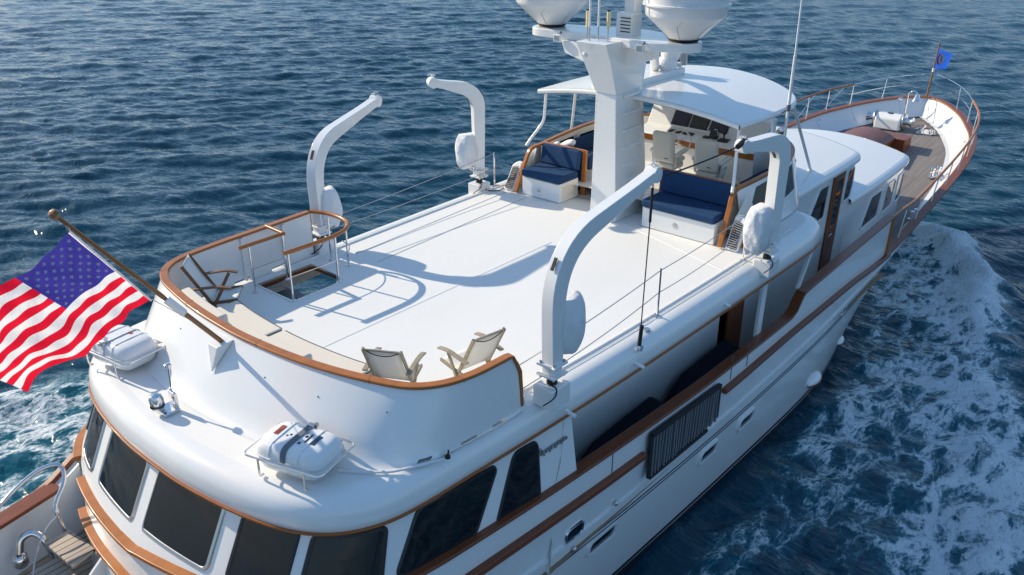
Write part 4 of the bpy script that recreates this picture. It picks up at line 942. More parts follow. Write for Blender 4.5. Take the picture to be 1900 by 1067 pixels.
# rolled towels on the port settee
for x, y, z, a, lab in ((15.10, 1.95, .97, R(70), 'rolled white towel lying beside the port side screen'), (15.02, 2.22, .92, R(60), 'smaller crumpled white towel nearest the port hardtop post')):
    m_ = Matrix.Rotation(a, 3, 'Z') @ Matrix.Rotation(R(25), 3, 'Y'); k = .75 if 'smaller' in lab else 1
    mb = MB(); rr = random.Random(3); rs = [[m_ @ V((-.30*k+.6*k*i/8, (.10*k*math.sin(math.pi*(.2+.6*i/8)))*math.cos(t)*(1+rr.uniform(-.12, .12)), .10*k*math.sin(math.pi*(.2+.6*i/8))*math.sin(t)*(1+rr.uniform(-.12, .12))))+V((x, y, z)) for t in np.linspace(0, 2*math.pi, 14, endpoint=False)] for i in range(9)]
    tag(mb.rings(rs).build('towel', 'canvas', subsurf=1), lab, 'towel', 'towels on the port settee')
tag(MB().grid([[V((14.98+.35*u+.02*math.sin(9*v), -2.2+1.0*v, .80+.035*math.sin(7*v+3*u)+.03*math.cos(11*u))) for u in np.linspace(0, 1, 8)] for v in np.linspace(0, 1, 20)]).build('folded_cloth', 'canvas'), 'loose grey-white cloth heaped behind the wide starboard bench', 'cloth')
bpy.data.objects['folded_cloth'].modifiers.new('s', 'SOLIDIFY').thickness = .04

# helm console
HC = [(17.05, -1.55), (17.05, 1.35)]
con = MB().rings([[V((17.0, y, .03)), V((17.0, y, .98)), V((16.88, y, 1.02)), V((16.90, y, 1.06)), V((17.35, y, 1.16)), V((17.60, y, 1.56)), V((17.95, y, 1.60)), V((18.0, y, .03))] for y in (-1.62, 1.30)]).build('helm_console', 'white', yacht, bevel=.03)
MB().box((16.985, -.16, .93), (.03, 2.9, .15)).build('teak_fascia', 'teak', con, bevel=.01)
md = V((.25, 0, .40)).normalized(); mn = V((-.40, 0, .25)).normalized()
for y, mm in ((.45, 'screen'), (-.03, 'screen2'), (-.52, 'screen')):
    c = V((17.475, y, 1.36))+mn*.012
    rot = Matrix((V((0, 1, 0)), md, mn)).transposed()
    o = MB().box(c, (.45, .38, .03), rot).build('monitor', 'black', con, bevel=.008)
    MB().box(c+mn*.018, (.38, .31, .004), rot).build('screen', mm, o)
pn = V((.45, 0, .10)).normalized(); pu = V((-.1, 0, .45)).normalized()
for y, a, b in ((.42, .30, .12), (.08, .26, .12), (-.38, .16, .10), (-.80, .24, .16)):
    rot = Matrix((V((0, 1, 0)), pn, pu)).transposed()
    MB().box(V((17.14, y, 1.115))+pu*.01, (a, b, .02), rot).build('switch_panel', 'black', con, bevel=.004)
MB().tube([V((17.14, -.80, 1.13)), V((17.14, -.80, 1.27))], .02, 8).lathe([(.03, 1.25), (.03, 1.30)], (17.14, -.80, 0), n=12).build('joystick', 'black', con)
o = MB().lathe([(.075, -.08), (.085, 0), (.075, .08)], (17.14, -.56, 1.20), (0, 1, 0), 16).build('throttle_housing', 'black', con)
for y in (-.65, -.47): MB().tube(cr([V((17.14, y, 1.2)), V((17.10, y, 1.32)), V((17.02, y+.02, 1.36))], 4), .014, 8).build('throttle_lever', 'chrome', o)
wc = V((16.78, .12, .98)); ax = V((-.85, 0, .5)).normalized(); u1 = V((0, 1, 0)); u2 = ax.cross(u1)
o = MB().tube([wc+u1*.30*math.cos(a)+u2*.30*math.sin(a) for a in np.linspace(0, 2*math.pi, 32, endpoint=False)], .016, 8, closed=True).build('steering_wheel', 'seat', con)
mb = MB()
for k in range(5): a = R(72*k+20); mb.tube([wc, wc+u1*.3*math.cos(a)+u2*.3*math.sin(a)], .010, 6)
mb.tube([wc, wc-ax*.16], .035, 10).build('spokes', 'chrome', o)
def helm_seat(x, y):
    o = MB().lathe([(.16, .03), (.16, .07), (.08, .09), (.075, .34), (.085, .36), (.06, .38), (.06, .62)], (x, y, 0), n=20).build('helm_seat', 'white', yacht)
    MB().lathe([(.064, .40), (.064, .60)], (x, y, 0), n=16).build('black_column', 'black', o)
    MB().box((x+.02, y, .68), (.46, .50, .14)).build('seat_base', 'seat', o, bevel=.05, seg=4)
    MB().box((x+.06, y, .80), (.48, .50, .12)).build('seat_cushion', 'seat', o, bevel=.05, seg=4)
    m_ = Matrix.Rotation(R(-8), 3, 'Y')
    MB().box((x-.24, y, 1.12), (.15, .52, .68), m_).build('backrest', 'seat', o, bevel=.07, seg=5)
    MB().box((x-.325, y-.12, .90), (.008, .09, .022), m_).build('badge', 'strap', o)
    for s in (-1, 1):
        MB().bar((x-.22, y+s*.31, .98), (x+.22, y+s*.31, 1.04), .10, .09).build('arm', 'seat', o, bevel=.035, seg=3)
        MB().bar((x-.16, y+s*.27, .70), (x-.18, y+s*.30, .98), .04, .03, (1, 0, 0)).build('arm_bracket', 'steel', o)
        MB().tube([V((x+.14, y+s*.22, .60)), V((x+.46, y+s*.20, .16))], .018, 8).build('footrest_strut', 'chrome', o)
    MB().box((x+.30, y, .36), (.05, .42, .30), Matrix.Rotation(R(-35), 3, 'Y')).build('footrest', 'black', o, bevel=.01)
    MB().tube([V((x-.2, y-.30, .62)), V((x-.26, y-.22, .60)), V((x-.26, y+.22, .60)), V((x-.2, y+.30, .62))], .014, 6).build('rear_bar', 'steel', o)
helm_seat(16.1, -.06); helm_seat(16.1, -1.08)
MB().box((16.4, .2, .16), (1.0, 1.9, .14)).build('helm_platform', 'cream', yacht, bevel=.02)

# ---- hardtop
HT = [(14.55, -2.38), (15.6, -2.44), (16.7, -2.42), (17.35, -2.22), (17.8, -1.75), (18.15, -1.1), (18.35, -.5), (18.42, 0)]
hp = cr([(a, b, 0) for a, b in HT], 5); hp = hp+[V((p.x, -p.y, 0)) for p in hp[::-1][1:]]
cam_ = lambda y, x=15: 2.16+.24*(1-(y/2.45)**2)-.03*max(0, x-16.5)**2*.3
n_ = len(hp); half = n_//2
def htgrid(d, dz):
    q = inn(hp, d) if d else hp; g = []
    for i in range(half+1):
        a, b = q[i], q[n_-1-i]; g.append([V(((a.x if abs(u) <= 1 else a.x), a.y*(1-t)+b.y*t, cam_(a.y*(1-t)+b.y*t, a.x)+dz)) for t in np.linspace(0, 1, 15) for u in (0,)])
    return g
top = htgrid(.04, .06); bot = htgrid(.03, -.05); ed = [[V((p.x, p.y, cam_(p.y, p.x)+z)) for z in (-.05, -.03, 0, .03, .055)] for p in hp]
mb = MB(); mb.grid(top).grid(bot)
prf = [(.03, -.05), (.005, -.03), (0, 0), (.008, .035), (.04, .06)]
rr_ = [inn(hp, d) for d, z in prf]
mb.grid([[V((rr_[k][i].x, rr_[k][i].y, cam_(rr_[k][i].y, rr_[k][i].x)+prf[k][1])) for k in range(5)] for i in range(n_)])
y_ = np.linspace(-2.36, 2.36, 25)
mb.grid([[V((14.55+o_x, y, cam_(y)+z)) for o_x, z in ((.02, -.05), (-.02, -.03), (-.03, 0), (-.02, .04), (.02, .06))] for y in y_])
hard = mb.build('hardtop', 'white', yacht, smooth=50)
MB().rings([[V((x, .26, cam_(0)+.04)), V((x, 1.25, cam_(1.2)+.04)), V((x, 1.25, cam_(0)+.15)), V((x, .26, cam_(0)+.19))] for x in (14.95, 17.1)]).build('hardtop_plinth', 'white', hard, bevel=.03)
MB().bar((16.2, -2.2, cam_(2.2)+.066), (16.9, 2.1, cam_(2.1)+.066), .008, .004)
o = MB().lathe([(.20, 0), (.225, .05), (.22, .18), (.16, .26)], (16.66, .48, cam_(0)+.18), n=24).build('thermal_camera', 'white', hard, smooth=50)
MB().lathe([(.005, -.22), (.12, -.19), (.20, -.08), (.205, .05), (.14, .17), (.005, .21)], (16.72, .44, cam_(0)+.52), (0, 1, .0), 24).build('camera_head', 'white', o, smooth=60)
MB().box((16.98, .26, cam_(0)+.42), (.06, .16, .34)).build('camera_bracket', 'steel', o, bevel=.01); MB().box((16.95, .34, cam_(0)+.25), (.10, .12, .10)).build('horn', 'white', hard, bevel=.02)
MB().tube([V((16.4, .62, 2.62)), V((16.05, .45, 3.0)), V((15.0, .1, 3.5))], lambda t: .10, 14).build('pipe_duct', 'white', hard)
for s in (-1, 1):
    MB().tube(cr([(14.72, s*2.28, 2.16), (14.70, s*2.29, 1.75), (14.66, s*2.31, 1.50), (14.44, s*2.42, 1.20), (14.30, s*2.48, 1.02)], 4), .032, 10).build('hardtop_post', 'white', hard)
    MB().tube([V((15.95, s*2.36, 2.18)), V((15.95, s*2.48, .98))], .032, 10).build('hardtop_post', 'white', hard)
MB().tube([V((17.25, -2.20, 2.13)), V((19.05, -2.10, .26))], .035, 10).lathe([(.07, .24), (.07, .265)], (19.05, -2.10, 0), n=12).build('hardtop_post', 'white', hard)
MB().tube([V((17.25, 2.20, 2.13)), V((19.05, 2.10, .26))], .035, 10).build('hardtop_post', 'white', hard)
o = MB().tube([V((16.05, -2.62, .95)), V((16.07, -2.60, 3.3))], .030, 10).build('whip_antenna', 'white', yacht); MB().tube([V((16.07, -2.6, 3.25)), V((16.2, -2.50, 5.9))], lambda t: .022-.01*t, 8).build('whip', 'white', o)
MB().lathe([(.042, 0), (.042, .12)], (16.06, -2.61, 2.25), n=12).build('clamp', 'strap', o); MB().tube([V((16.05, -2.5, 2.2)), V((16.05, -2.62, 2.32))], .02, 8).build('clamp_arm', 'strap', o)
o = MB().lathe([(.02, -.12), (.09, -.10), (.10, 0), (.06, .08)], (17.6, -1.9, 1.42), (1, 0, .1), 16).tube([V((17.6, -1.9, 1.1)), V((17.6, -1.9, 1.42))], .02, 8).build('search_light', 'chrome', yacht)

# ---- pilothouse and trunk cabin
PH = [(14.5, -2.52), (16.5, -2.52), (19.5, -2.52), (20.9, -2.50), (21.35, -2.44), (21.55, -2.22), (21.85, -1.5), (22.0, -.7), (22.06, 0)]
pp = cr([(a, b, 0) for a, b in PH], 5); pp = pp+[V((p.x, -p.y, 0)) for p in pp[::-1][1:]]
def roof(name, path, z0, camb, wmax, rim=.10, m_='white', x0=None):
    n_ = len(path); h_ = n_//2; zc = lambda y: z0+camb*(1-(y/wmax)**2)
    prf = [(.06, -.10), (.0, -.085), (-.0, -.03), (.02, .02), (.07, .045), (.16, .06)]
    rr_ = [inn(path, d) if d else path for d, z in prf]; mb = MB()
    mb.grid([[V((rr_[k][i].x, rr_[k][i].y, zc(rr_[k][i].y)+prf[k][1])) for k in range(len(prf))] for i in range(n_)])
    q = rr_[-1]; mb.grid([[V((q[i].x, q[i].y*(1-t)+q[n_-1-i].y*t, zc(q[i].y*(1-t)+q[n_-1-i].y*t)+.06)) for t in np.linspace(0, 1, 13)] for i in range(h_+1)])
    return mb.build(name, m_, yacht, smooth=60)
roof('pilothouse_roof', pp, .14, .16, 2.5)
pw = inn(pp, .10); zc_ = lambda y: .07+.16*(1-(y/2.5)**2)
ph_o = MB().grid([[V((p.x+(.12 if p.x > 20.9 else 0)*0, p.y, z if z < 0 else zc_(p.y))) for z in (1, -.3, -1.0, -2.0, -2.93)] for p in pw]).build('pilothouse', 'white', yacht)
MB().sweep([p+V((0, 0, .075+.16*(1-(p.y/2.5)**2)-.03)) for p in inn(pp, .085)], [(-.012, -.012), (.012, -.012), (.012, .012), (-.012, .012)]).build('drip_rail', 'strap', yacht)
phs = lambda s: (lambda x, z, off=0.: V((x, s*(float(np.interp(x, [p.x for p in pw[:24]], [-p.y for p in pw[:24]]))+off), z)))
for s in (-1, 1):
    f = phs(s)
    window(f, [(18.55, -1.0), (18.72, -1.02), (19.32, -.86), (19.45, -.14), (18.95, -.16), (18.85, -.25)] if 0 else [(18.50, -.73), (18.78, -.92), (19.42, -.93), (19.48, -.14), (18.95, -.13)], ph_o, .07, .045, 'window', gz=.006)
    d = MB().rings([[f(x, z, .035), f(x, z, -.02)] for x, z in ((19.58, -2.60), (20.13, -2.60), (20.42, .06), (19.78, .04))]+[[f(19.58, -2.60, .035), f(19.58, -2.60, -.02)]], False, False)
    dr = MB().prism([f(19.66, -2.75, -.01), f(20.34, -2.75, -.01), f(20.46, .04, -.01), f(19.74, .04, -.01)], (0, s*.05, 0)).build('pilothouse_door', 'teak' if 0 else 'mahog_shadeteak', ph_o, bevel=.01)
    window(f, [(19.86, -1.30), (20.24, -1.30), (20.30, -.14), (19.90, -.14)], dr, .04, .03, 'door_window', fm='teak', gz=.045, fz=.06)
    MB().tube([f(19.78, -1.50, .05), f(19.78, -1.50, .10), f(19.92, -1.47, .10)], .014, 8).build('door_handle', 'chrome', dr)
    window(f, [(20.62, -.88), (21.10, -.86), (21.22, -.60), (21.14, -.10), (20.70, -.10)], ph_o, .06, .04, 'window', gz=.006)
# boat deck fascia forward of the wings: navy seat seen through the screen omitted; trunk cabin
TR = [(21.15, -2.475), (23, -2.50), (24.9, -2.46), (25.85, -2.38), (26.15, -2.1), (26.4, -1.4), (26.6, -.7), (26.65, 0)]
tp = cr([(a, b, 0) for a, b in TR], 5); tp = tp+[V((p.x, -p.y, 0)) for p in tp[::-1][1:]]
roof('trunk_cabin_roof', tp, -.98, .20, 2.46)
tw = inn(tp, .09); tz = lambda y: -1.05+.2*(1-(y/2.46)**2)
tr_o = MB().grid([[V((p.x, p.y, z if z < 0 else tz(p.y))) for z in (1, -1.4, -2.0, -2.93)] for p in tw]).build('trunk_cabin', 'white', yacht)
for s in (-1, 1):
    f = lambda x, z, off=0., s=s: V((x, s*(float(np.interp(x, [p.x for p in tw[:24]], [-p.y for p in tw[:24]]))+off), z))
    for a, b, c, d_ in ((22.35, 23.55, 23.66, 22.85), (23.98, 24.78, 24.90, 24.12), (25.14, 25.72, 25.74, 25.20)):
        window(f, [(a, -2.10), (b, -2.06), (c, -1.34), (d_, -1.34)], tr_o, .08, .04, 'window', gz=.006)
MB().sweep([V((x, -2.47, -2.86)) for x in (21.4, 24.5)], [(-.04, -.06), (.04, -.06), (.0, .06)]).build('trunk_skirt', 'white', yacht)

# inner house side along the side deck, door, settees, posts
for s in (-1, 1):
    MB().add([V((8.0, s*2.42, -.42)), V((17.0, s*2.42, -.42)), V((17.0, s*2.42, -2.93)), V((8.0, s*2.42, -2.93))], [(0, 1, 2, 3)]).build('saloon_side', 'white', yacht)
    o = MB().box((15.15, s*2.44, -1.62), (.72, .05, 2.3)).build('side_door', 'mahog_shadeteak', yacht, bevel=.01)
    MB().box((15.15, s*2.47, -1.1), (.45, .012, .9)).build('pane', 'glass', o)
for x0, x1 in ((14.35, 14.62), (16.1, 16.85)):
    MB().bar((x0, -3.30, -1.72 if x0 < 15 else -1.36), (x0+(.0 if x0 < 15 else .55), -3.32, -.42), .20 if x0 < 15 else .10, .07, (0, 1, 0)).build('deck_post', 'white', yacht, bevel=.01)
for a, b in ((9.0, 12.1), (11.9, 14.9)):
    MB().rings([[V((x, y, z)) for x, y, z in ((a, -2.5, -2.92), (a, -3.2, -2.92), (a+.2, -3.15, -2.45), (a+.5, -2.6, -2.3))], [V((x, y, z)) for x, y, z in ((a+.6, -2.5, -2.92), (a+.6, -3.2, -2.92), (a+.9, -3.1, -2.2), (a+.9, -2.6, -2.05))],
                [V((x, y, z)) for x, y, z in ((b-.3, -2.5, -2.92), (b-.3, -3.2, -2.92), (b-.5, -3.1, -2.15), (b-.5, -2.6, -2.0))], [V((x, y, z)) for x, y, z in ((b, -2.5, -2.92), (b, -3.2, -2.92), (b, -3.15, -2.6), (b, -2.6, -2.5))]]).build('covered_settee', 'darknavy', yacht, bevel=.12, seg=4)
# black framed folding slat panel hung outside the bulwark
sp_o = empty('slatted_ladder', 'black framed panel of grey vertical slats hanging outside the white bulwark', 'boarding ladder', (10.1, -3.56, -2.5))
def P_(x, z, y=0): return (x-10.1, y, z+2.5)
o = MB().bar(P_(10.12, -1.70), P_(12.42, -1.84), .08, .07).bar(P_(10.12, -2.52), P_(12.05, -2.60), .08, .06).bar(P_(10.12, -1.70), P_(10.12, -2.52), .08, .05, (0, 1, 0)).bar(P_(12.42, -1.84), P_(12.42, -2.52), .06, .04, (0, 1, 0)).build('frame', 'rubber', sp_o, bevel=.008)
rr = random.Random(2)
for k in range(24):
    x = 10.20+k*.0935; MB().bar(P_(x+rr.uniform(-.01, .01), -1.74-.005*k, rr.uniform(-.015, .01)), P_(x-.02+rr.uniform(-.008, .008), -2.50-.003*k, rr.uniform(-.015, .01)), .035, .045, (0, 1, 0)).build('slat', 'slat', sp_o, bevel=.006)
MB().add([P_(10.12, -1.72, .03), P_(12.4, -1.86, .03), P_(12.4, -2.5, .03), P_(10.12, -2.5, .03)], [(0, 1, 2, 3)]).build('backing', 'rubber', sp_o)

# ---- forward guard rail
def rail_z(x): return CZF(x)+.74+.15*max(0, (24-x)/4)*0
RL = [(21.7, 1.0), (26, 1), (29.5, 1), (31.2, 1), (33, 1), (34.6, 1)]
fp = [V((x, -(YR(x)-.05), CZF(x)+.78)) for x in (21.7, 22.8, 24, 25.5, 27, 28.5, 29.7, 30.7, 31.5, 32.2, 32.8, 33.3)]
fp[0].z = -1.36; fp[1].z = -1.40
for s in (-1, 1):
    q = [V((p.x, -s*p.y, p.z)) for p in fp]
    MB().tube(cr(q if s < 0 else q[2:], 6), .036, 10).build('guard_rail', 'teak', yacht)
    e = [V((33.3, s*(YR(33.3)-.05), CZF(33.3)+.78)), V((34.2, s*(YR(34.2)-.03), CZF(34.2)+.79)), V((35.0, s*(YR(35.0)), CZF(35)+.8)), V((35.6, s*.48, CZF(35.6)+.8)), V((36.0, s*.06, CZF(35.9)+.8))]
    MB().tube(cr(e, 5), .018, 8).tube(cr([p-V((0, 0, .36)) for p in e], 5), .013, 6).build('pulpit_rail', 'chrome', yacht)
    for x in (22.9, 24.3, 25.7, 27.1, 28.5, 29.8, 31.0, 32.1, 33.2, 34.5):
        dx = .0
        o = MB().tube([V((x, s*(YR(x)-.10), CZF(x)+.03)), V((x+.12, s*(YR(x+.12)-.05), CZF(x)+.78))], .016, 8).build('rail_post', 'chrome', yacht)
    if s > 0:
        MB().tube([V((30.4, s*3.0, CZF(30.4)+.03)), V((31.6, s*2.85, CZF(31)+.78))], .016, 8).tube([V((32.0, s*2.65, CZF(32)+.03)), V((33.2, s*2.3, CZF(33)+.8))], .016, 8).build('rail_post', 'chrome', yacht)
o = MB().tube([V((35.45, 0, -1.14)), V((35.75, 0, .74))], lambda t: .038-.014*t, 10).build('jack_staff', 'staff', yacht)
MB().tube([V((35.60, 0, -.22)), V((35.62, 0, -.08))], .045, 10).build('collar', 'white', o); MB().lathe([(.01, 0), (.04, .03), (.03, .09), (.01, .12)], (35.75, 0, .72), n=10).build('finial', 'mahog_shadeteak', o)
# bow fittings
for x, s in ((31.6, 1), (31.9, -1)):
    t = .35; p = V((x, s*(YR(x)-.14-.12), CZF(x)-.28)); MB().tube([p+V((.20*math.cos(a), 0, .10*math.sin(a))) for a in np.linspace(0, 2*math.pi, 20, endpoint=False)], .035, 8, closed=True).build('hawse_pipe', 'chrome', yacht)
    MB().box(p+V((0, s*.03, 0)), (.3, .02, .14)).build('hawse_opening', 'black', yacht)
def bitt(x, y, z, a=0, k=1.):
    m_ = Matrix.Rotation(a, 3, 'Z'); T = lambda u, v, w_: m_ @ V((u*k, v*k, w_*k))+V((x, y, z))
    mb = MB().bar(T(-.26, 0, .03), T(.26, 0, .03), .16*k, .05*k)
    for u in (-.13, .13): mb.lathe([(.05*k, 0), (.045*k, .18*k), (.07*k, .20*k), (.06*k, .24*k)], T(u, 0, .03), n=14)
    return mb.tube([T(-.28, 0, .15), T(.28, 0, .15)], .022*k, 8).build('mooring_bitt', 'chrome', yacht, bevel=.008)
bitt(28.6, 2.55, DZ(28.6)+.02, R(12), 1.35); bitt(29.2, -2.35, DZ(29.2)+.02, R(-18), 1.2); bitt(33.2, -1.0, DZ(33.2)+.02, R(-40), .6)
bitt(25.6, -2.86, DZ(25.6)+.02, R(-3), 1.0)
WY = .35
wl = MB().rings([[V((33.15+dx, y, DZ(33)+z)) for dx, z in ((-.35, .05), (-.33, .45), (-.12, .62), (.15, .60), (.32, .40), (.36, .05))] for y in (.05, .97)]).build('windlass', 'white', yacht, bevel=.06, seg=4)
for s, yy in ((1, .97), (-1, .05)):
    MB().lathe([(.20, 0), (.22, .05), (.13, .09), (.11, .22), (.17, .32), (.18, .36)], (33.15, yy, DZ(33)+.38), (0, s, 0), 22).build('warping_drum', 'chrome', wl)
    MB().lathe([(.27, 0), (.29, .03), (.27, .07)], (33.15, yy+s*.02, DZ(33)+.38), (0, s, 0), 24).build('gypsy_wheel', 'steel', wl)
MB().tube([V((33.10+.1*math.cos(a), .51+.1*math.sin(a), DZ(33)+.625)) for a in np.linspace(0, 6.28, 16, endpoint=False)], .014, 6, closed=True).tube([V((33.00, .51, DZ(33)+.63)), V((33.20, .51, DZ(33)+.63))], .012, 6).build('maker_emblem', 'strap', wl)
MB().tube([V((33.50, -.5, DZ(33)+.1)), V((33.90, -.55, DZ(33)+.14)), V((33.20, -.6, DZ(33)+.1))], .05, 8).build('chain_stopper', 'chrome', yacht)
MB().box((33.60, -.75, DZ(33)+.05), (1.1, .55, .05)).build('chain_plate', 'chrome', yacht, bevel=.02)
bl = MB().tube([V((33.90, .25, DZ(33)+.02)), V((33.90, .25, DZ(33)+1.25))], .035, 10).tube(cr([V((33.90, .25, DZ(33)+1.22)), V((33.90, .10, DZ(33)+1.36)), V((33.90, -.08, DZ(33)+1.30))], 4), .022, 8).build('bell_post', 'chrome', yacht)
MB().lathe([(.03, 0), (.07, -.02), (.10, -.14), (.16, -.26), (.15, -.27)], (33.90, -.08, DZ(33)+1.28), n=20).build('ship_bell', 'chrome', bl); MB().lathe([(.04, 0), (.09, .05), (.09, .12), (.03, .16)], (33.80, .42, DZ(33)+.95), (-.3, .3, .9), 16).build('deck_lamp', 'chrome', bl)
HXo = 1.9
hb = MB().rings([[V((x, y+.35, DZ(30)+z)) for y, z in ((-.75, .02), (-.75, .50), (-.6, .60), (-.2, .72), (.3, .72), (.65, .60), (.8, .50), (.8, .02))] for x in (29.2, 30.8)]).build('deck_hatch', 'mahog_shadeteak', yacht, bevel=.03)
MB().rings([[V((x, y+.35, DZ(30)+z)) for y, z in ((-.80, .48), (-.6, .61), (-.2, .735), (.3, .735), (.65, .61), (.85, .48), (.85, .54), (.65, .67), (.3, .79), (-.2, .79), (-.62, .67), (-.80, .54))] for x in (29.14, 30.86)]).build('hatch_lid', 'mahog_shadeteak', hb, bevel=.012)
MB().bar((29.12, -.43, DZ(30)+.44), (29.12, 1.17, DZ(30)+.44), .03, .10).build('hatch_coaming', 'teak', hb); MB().bar((29.2, -.42, DZ(30)+.47), (30.8, -.42, DZ(30)+.47), .03, .05).build('hatch_trim', 'teak', hb)
o = MB().box((31.2, -.42, DZ(31)+.22), (.75, .75, .42)).build('deck_box', 'mahog_shadeteak', yacht, bevel=.02); MB().box((31.2, -.42, DZ(31)+.45), (.82, .82, .04)).build('lid', 'mahog_shadeteak', o, bevel=.01)

# ---- burgee
def surf_flag(fn, nu, nv): return [[fn(u, v) for v in np.linspace(0, 1, nv)] for u in np.linspace(0, 1, nu)]
bh0, bh1 = V((35.74, 0, .62)), V((35.62, 0, -.14))
def bur(u, v):
    h_ = bh0*(1-u)+bh1*u; e = V((36.85, -.25, .34-.52*u))
    p = h_*(1-v)+e*v; p += V((0, .10*math.sin(6*v+1.5*u)*v, .05*math.sin(7*v)*v)); return p
b_root = empty('burgee', 'small blue flag with a white disc flying from the jack staff at the bow', 'flag', (35.68, 0, .3))
mb = MB(); mb.grid([[q-V((35.68, 0, .3)) for q in r] for r in surf_flag(bur, 10, 16)]); o = mb.build('cloth', 'bblue', b_root)
for rad, mm, off in ((.235, 'pink', .035), (.20, 'fwhite', .05)):
    for sgn in (-1, 1):
        P0 = V((35.68, 0, .3)); pt = lambda t, a: bur(.47+t*rad*1.25*math.sin(a), .27+t*rad*.80*math.cos(a))-P0+V((0, sgn*off, 0))
        AA = np.linspace(0, 2*math.pi, 24, endpoint=False)
        MB().rings([[pt(t, a) for a in AA] for t in (1, .8, .6, .4, .2, .02)], True, False).build('disc', mm, o)
for cc, r_ in ((.38, .055), (.54, .07)):
    MB().tube([bur(cc+r_*1.2*math.sin(a), .26+r_*.7*math.cos(a))-V((35.68, 0, .3))+V((0, -.062, 0)) for a in np.linspace(0, 2*math.pi, 16, endpoint=False)], .010, 5, closed=True).build('emblem', 'bblue', o)

# ---- ensign (striped flag)
e_root = empty('ensign', 'large flag with red and white stripes and a starred blue canton at the stern', 'flag', (3.6, .14, 2.7))
EO = V((3.6, .14, 2.7))
hoist = [(3.585, 2.765), (3.97, 2.14), (4.33, 1.665)]
topc = cr([(3.585, 2.765, 0), (3.24, 2.53, 0), (2.87, 2.40, 0), (2.45, 2.25, 0), (1.95, 2.02, 0)], 6)
botc = cr([(4.33, 1.665, 0), (4.05, 1.62, 0), (3.80, 1.50, 0), (3.50, 1.37, 0), (3.25, 1.31, 0), (3.0, 1.20, 0), (2.80, 1.06, 0)], 6)
def along(c, v):
    L = [0]; 
    for a, b in zip(c, c[1:]): L.append(L[-1]+(b-a).length)
    s_ = v*L[-1]; return V((float(np.interp(s_, L, [p.x for p in c])), float(np.interp(s_, L, [p.y for p in c])), 0))
def ens(u, v, off=0.):
    a = along(topc, v); b = along(botc, v); p = a*(1-u)+b*u
    if v < .5: 
        pass
    y = .14+v*.13*math.sin(5.5*v+2.2*u)+.045*math.sin(15*v-5*u)*min(1, v*3)+.05*math.sin(9*u+6*v)*v+.014*math.sin(34*v+9*u)+.010*math.sin(41*v-25*u)
    dz = .020*math.sin(13*v+4*u)*v-.05*math.sin(math.pi*v)*u*0
    return V((p.x, y+off, p.y+dz))-EO
nv = 90; per = 6; us = np.linspace(0, 1, 13*per+1); vs_ = np.linspace(0, 1, nv+1); cv = .40
mb = MB(); G = [[ens(u, v) for v in vs_] for u in us]
vsx = [v for r in G for v in r]; W_ = nv+1; fs = []; mi = []
for i in range(13*per):
    for j in range(nv):
        fs.append((i*W_+j, i*W_+j+1, (i+1)*W_+j+1, (i+1)*W_+j)); st_i = i//per
        vm = (vs_[j]+vs_[j+1])/2; mi.append(2 if (st_i < 7 and .012 < vm < cv) else (1 if st_i % 2 or vm < .012 else 0))
mb.v = [tuple(v) for v in vsx]; mb.f = fs; mb.m = mi
cl_o = mb.build('cloth', ['fred', 'fwhite', 'fblue'], e_root, smooth=80)
mb = MB()
for r_i in range(9):
    for c_i in range(11):
        if (r_i+c_i) % 2: continue
        uc = (r_i+1)/10*7/13; vc = .012+(c_i+1)/12*(cv-.012)
        for sgn in (-1, 1):
            pts = []
            for k in range(10):
                a = math.pi/2+k*math.pi/5; rr_s = .034 if k % 2 == 0 else .014
                pts.append(ens(uc-rr_s*math.sin(a)/1.35, vc+rr_s*math.cos(a)/2.0, sgn*.006))
            mb.add([ens(uc, vc, sgn*.006)]+pts, [(0, 1+k, 1+(k+1) % 10) for k in range(10)])
mb.build('stars', 'fstar', cl_o)
MB().tube([ens(0, 0)+V((.0, 0, .01)), ens(.5, 0), ens(1, 0)+V((0, 0, -.01))], .012, 6).build('hoist_tape', 'fwhite', e_root)
MB().tube([ens(0, 0), V((3.56, .14, 2.86))-EO], .006, 5).lathe([(.02, 0), (.02, .05)], V((3.575, .14, 2.79))-EO, n=8).build('snap_hook', 'steel', e_root)

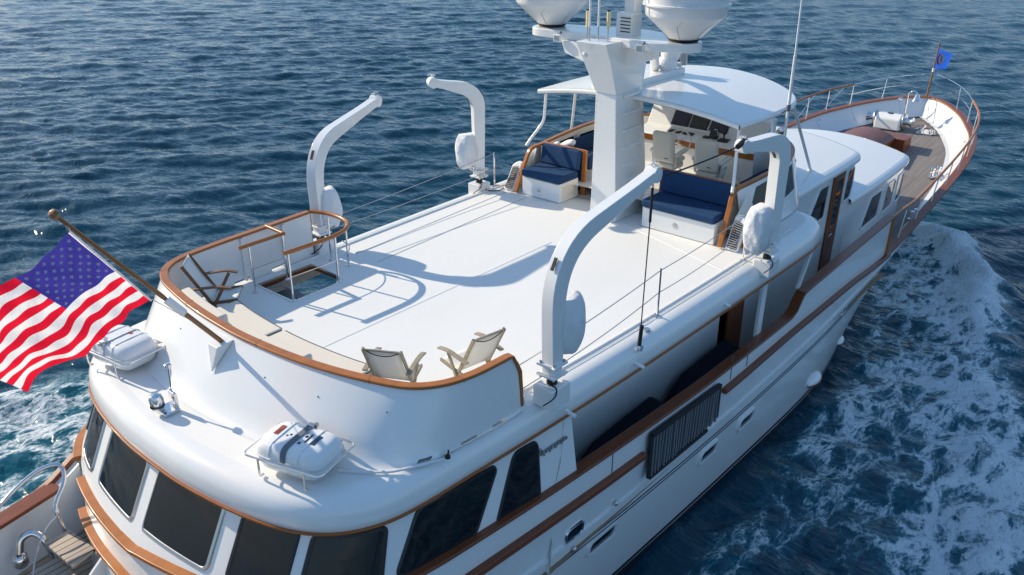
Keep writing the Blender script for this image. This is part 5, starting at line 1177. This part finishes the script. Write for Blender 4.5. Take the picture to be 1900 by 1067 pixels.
# ---- after cockpit (lower left)
MB().poly([[V((-2, -2.5, -3.0)), V((4.2, -2.9, -3.0)), V((4.2, 3.0, -3.0)), V((-2, 2.5, -3.0))]]).build('cockpit_sole', 'steps', yacht)
for s in (-1, 1):
    g = [[V((x, s*(YR(x)), ZR(x)-.04)), V((x, s*(YR(x)-.02), max(-2.07, ZR(x)))), V((x, s*(YR(x)-.16), max(-2.07, ZR(x)))), V((x, s*(YR(x)-.20), -3.0))] for x in np.arange(-2, 4.3, .4)]
    MB().grid(g).build('cockpit_bulwark', 'hullwhite', yacht)
    MB().sweep([V((x, s*(YR(x)-.13), max(-2.05, ZR(x)+.02))) for x in np.arange(-2, 3.75, .2)], [(-.15, -.03), (.15, -.03), (.15, .03), (-.15, .03)]).build('cockpit_cap', 'mahog_shadeteak', yacht, bevel=.015)
MB().tube(cr([(2.2, 2.3, -1.95), (2.75, 2.55, -1.72), (3.3, 2.72, -1.58), (3.62, 2.62, -1.55), (3.60, 2.45, -1.72), (3.38, 2.34, -1.95), (3.33, 2.25, -2.1), (3.42, 2.15, -2.9)], 6), .032, 10).build('grab_rail', 'chrome', yacht)
MB().tube(cr([(3.10, 2.15, -3.0), (3.10, 2.22, -2.5), (3.0, 2.36, -2.28), (2.84, 2.42, -2.32), (2.76, 2.40, -2.52)], 6), .055, 12).build('warping_post', 'chrome', yacht); MB().lathe([(.08, 0), (.11, .05), (.11, .16), (.08, .2)], (2.74, 2.38, -2.72), n=18).build('post_head', 'chrome', yacht)
for k, (x, z, y0, y1) in enumerate(((3.25, -2.35, 1.45, 2.15), (2.95, -2.62, 1.35, 2.05), (2.65, -2.85, 1.2, 1.95))):
    MB().prism([V((x+.2, y0, z)), V((x+.15, y1, z)), V((x-.22, y1, z)), V((x-.18, y0-.1, z))], (0, 0, -.05)).build('cockpit_step', 'steps', yacht, bevel=.012)
MB().tube(cr([(3.35, 2.2, -2.05), (3.1, 2.1, -2.1), (2.8, 1.85, -2.3), (2.55, 1.5, -2.55)], 5), .012, 6).build('step_edge_rail', 'chrome', yacht)
MB().prism([V((3.55, 1.2, -2.2)), V((2.6, 1.1, -2.9)), V((2.6, 1.1, -3.0)), V((3.55, 1.2, -3.0))], (0, -.04, 0)).build('step_side', 'white', yacht)

if True:
    # every stray top-level mesh that belongs to the setting keeps its kind
    pass
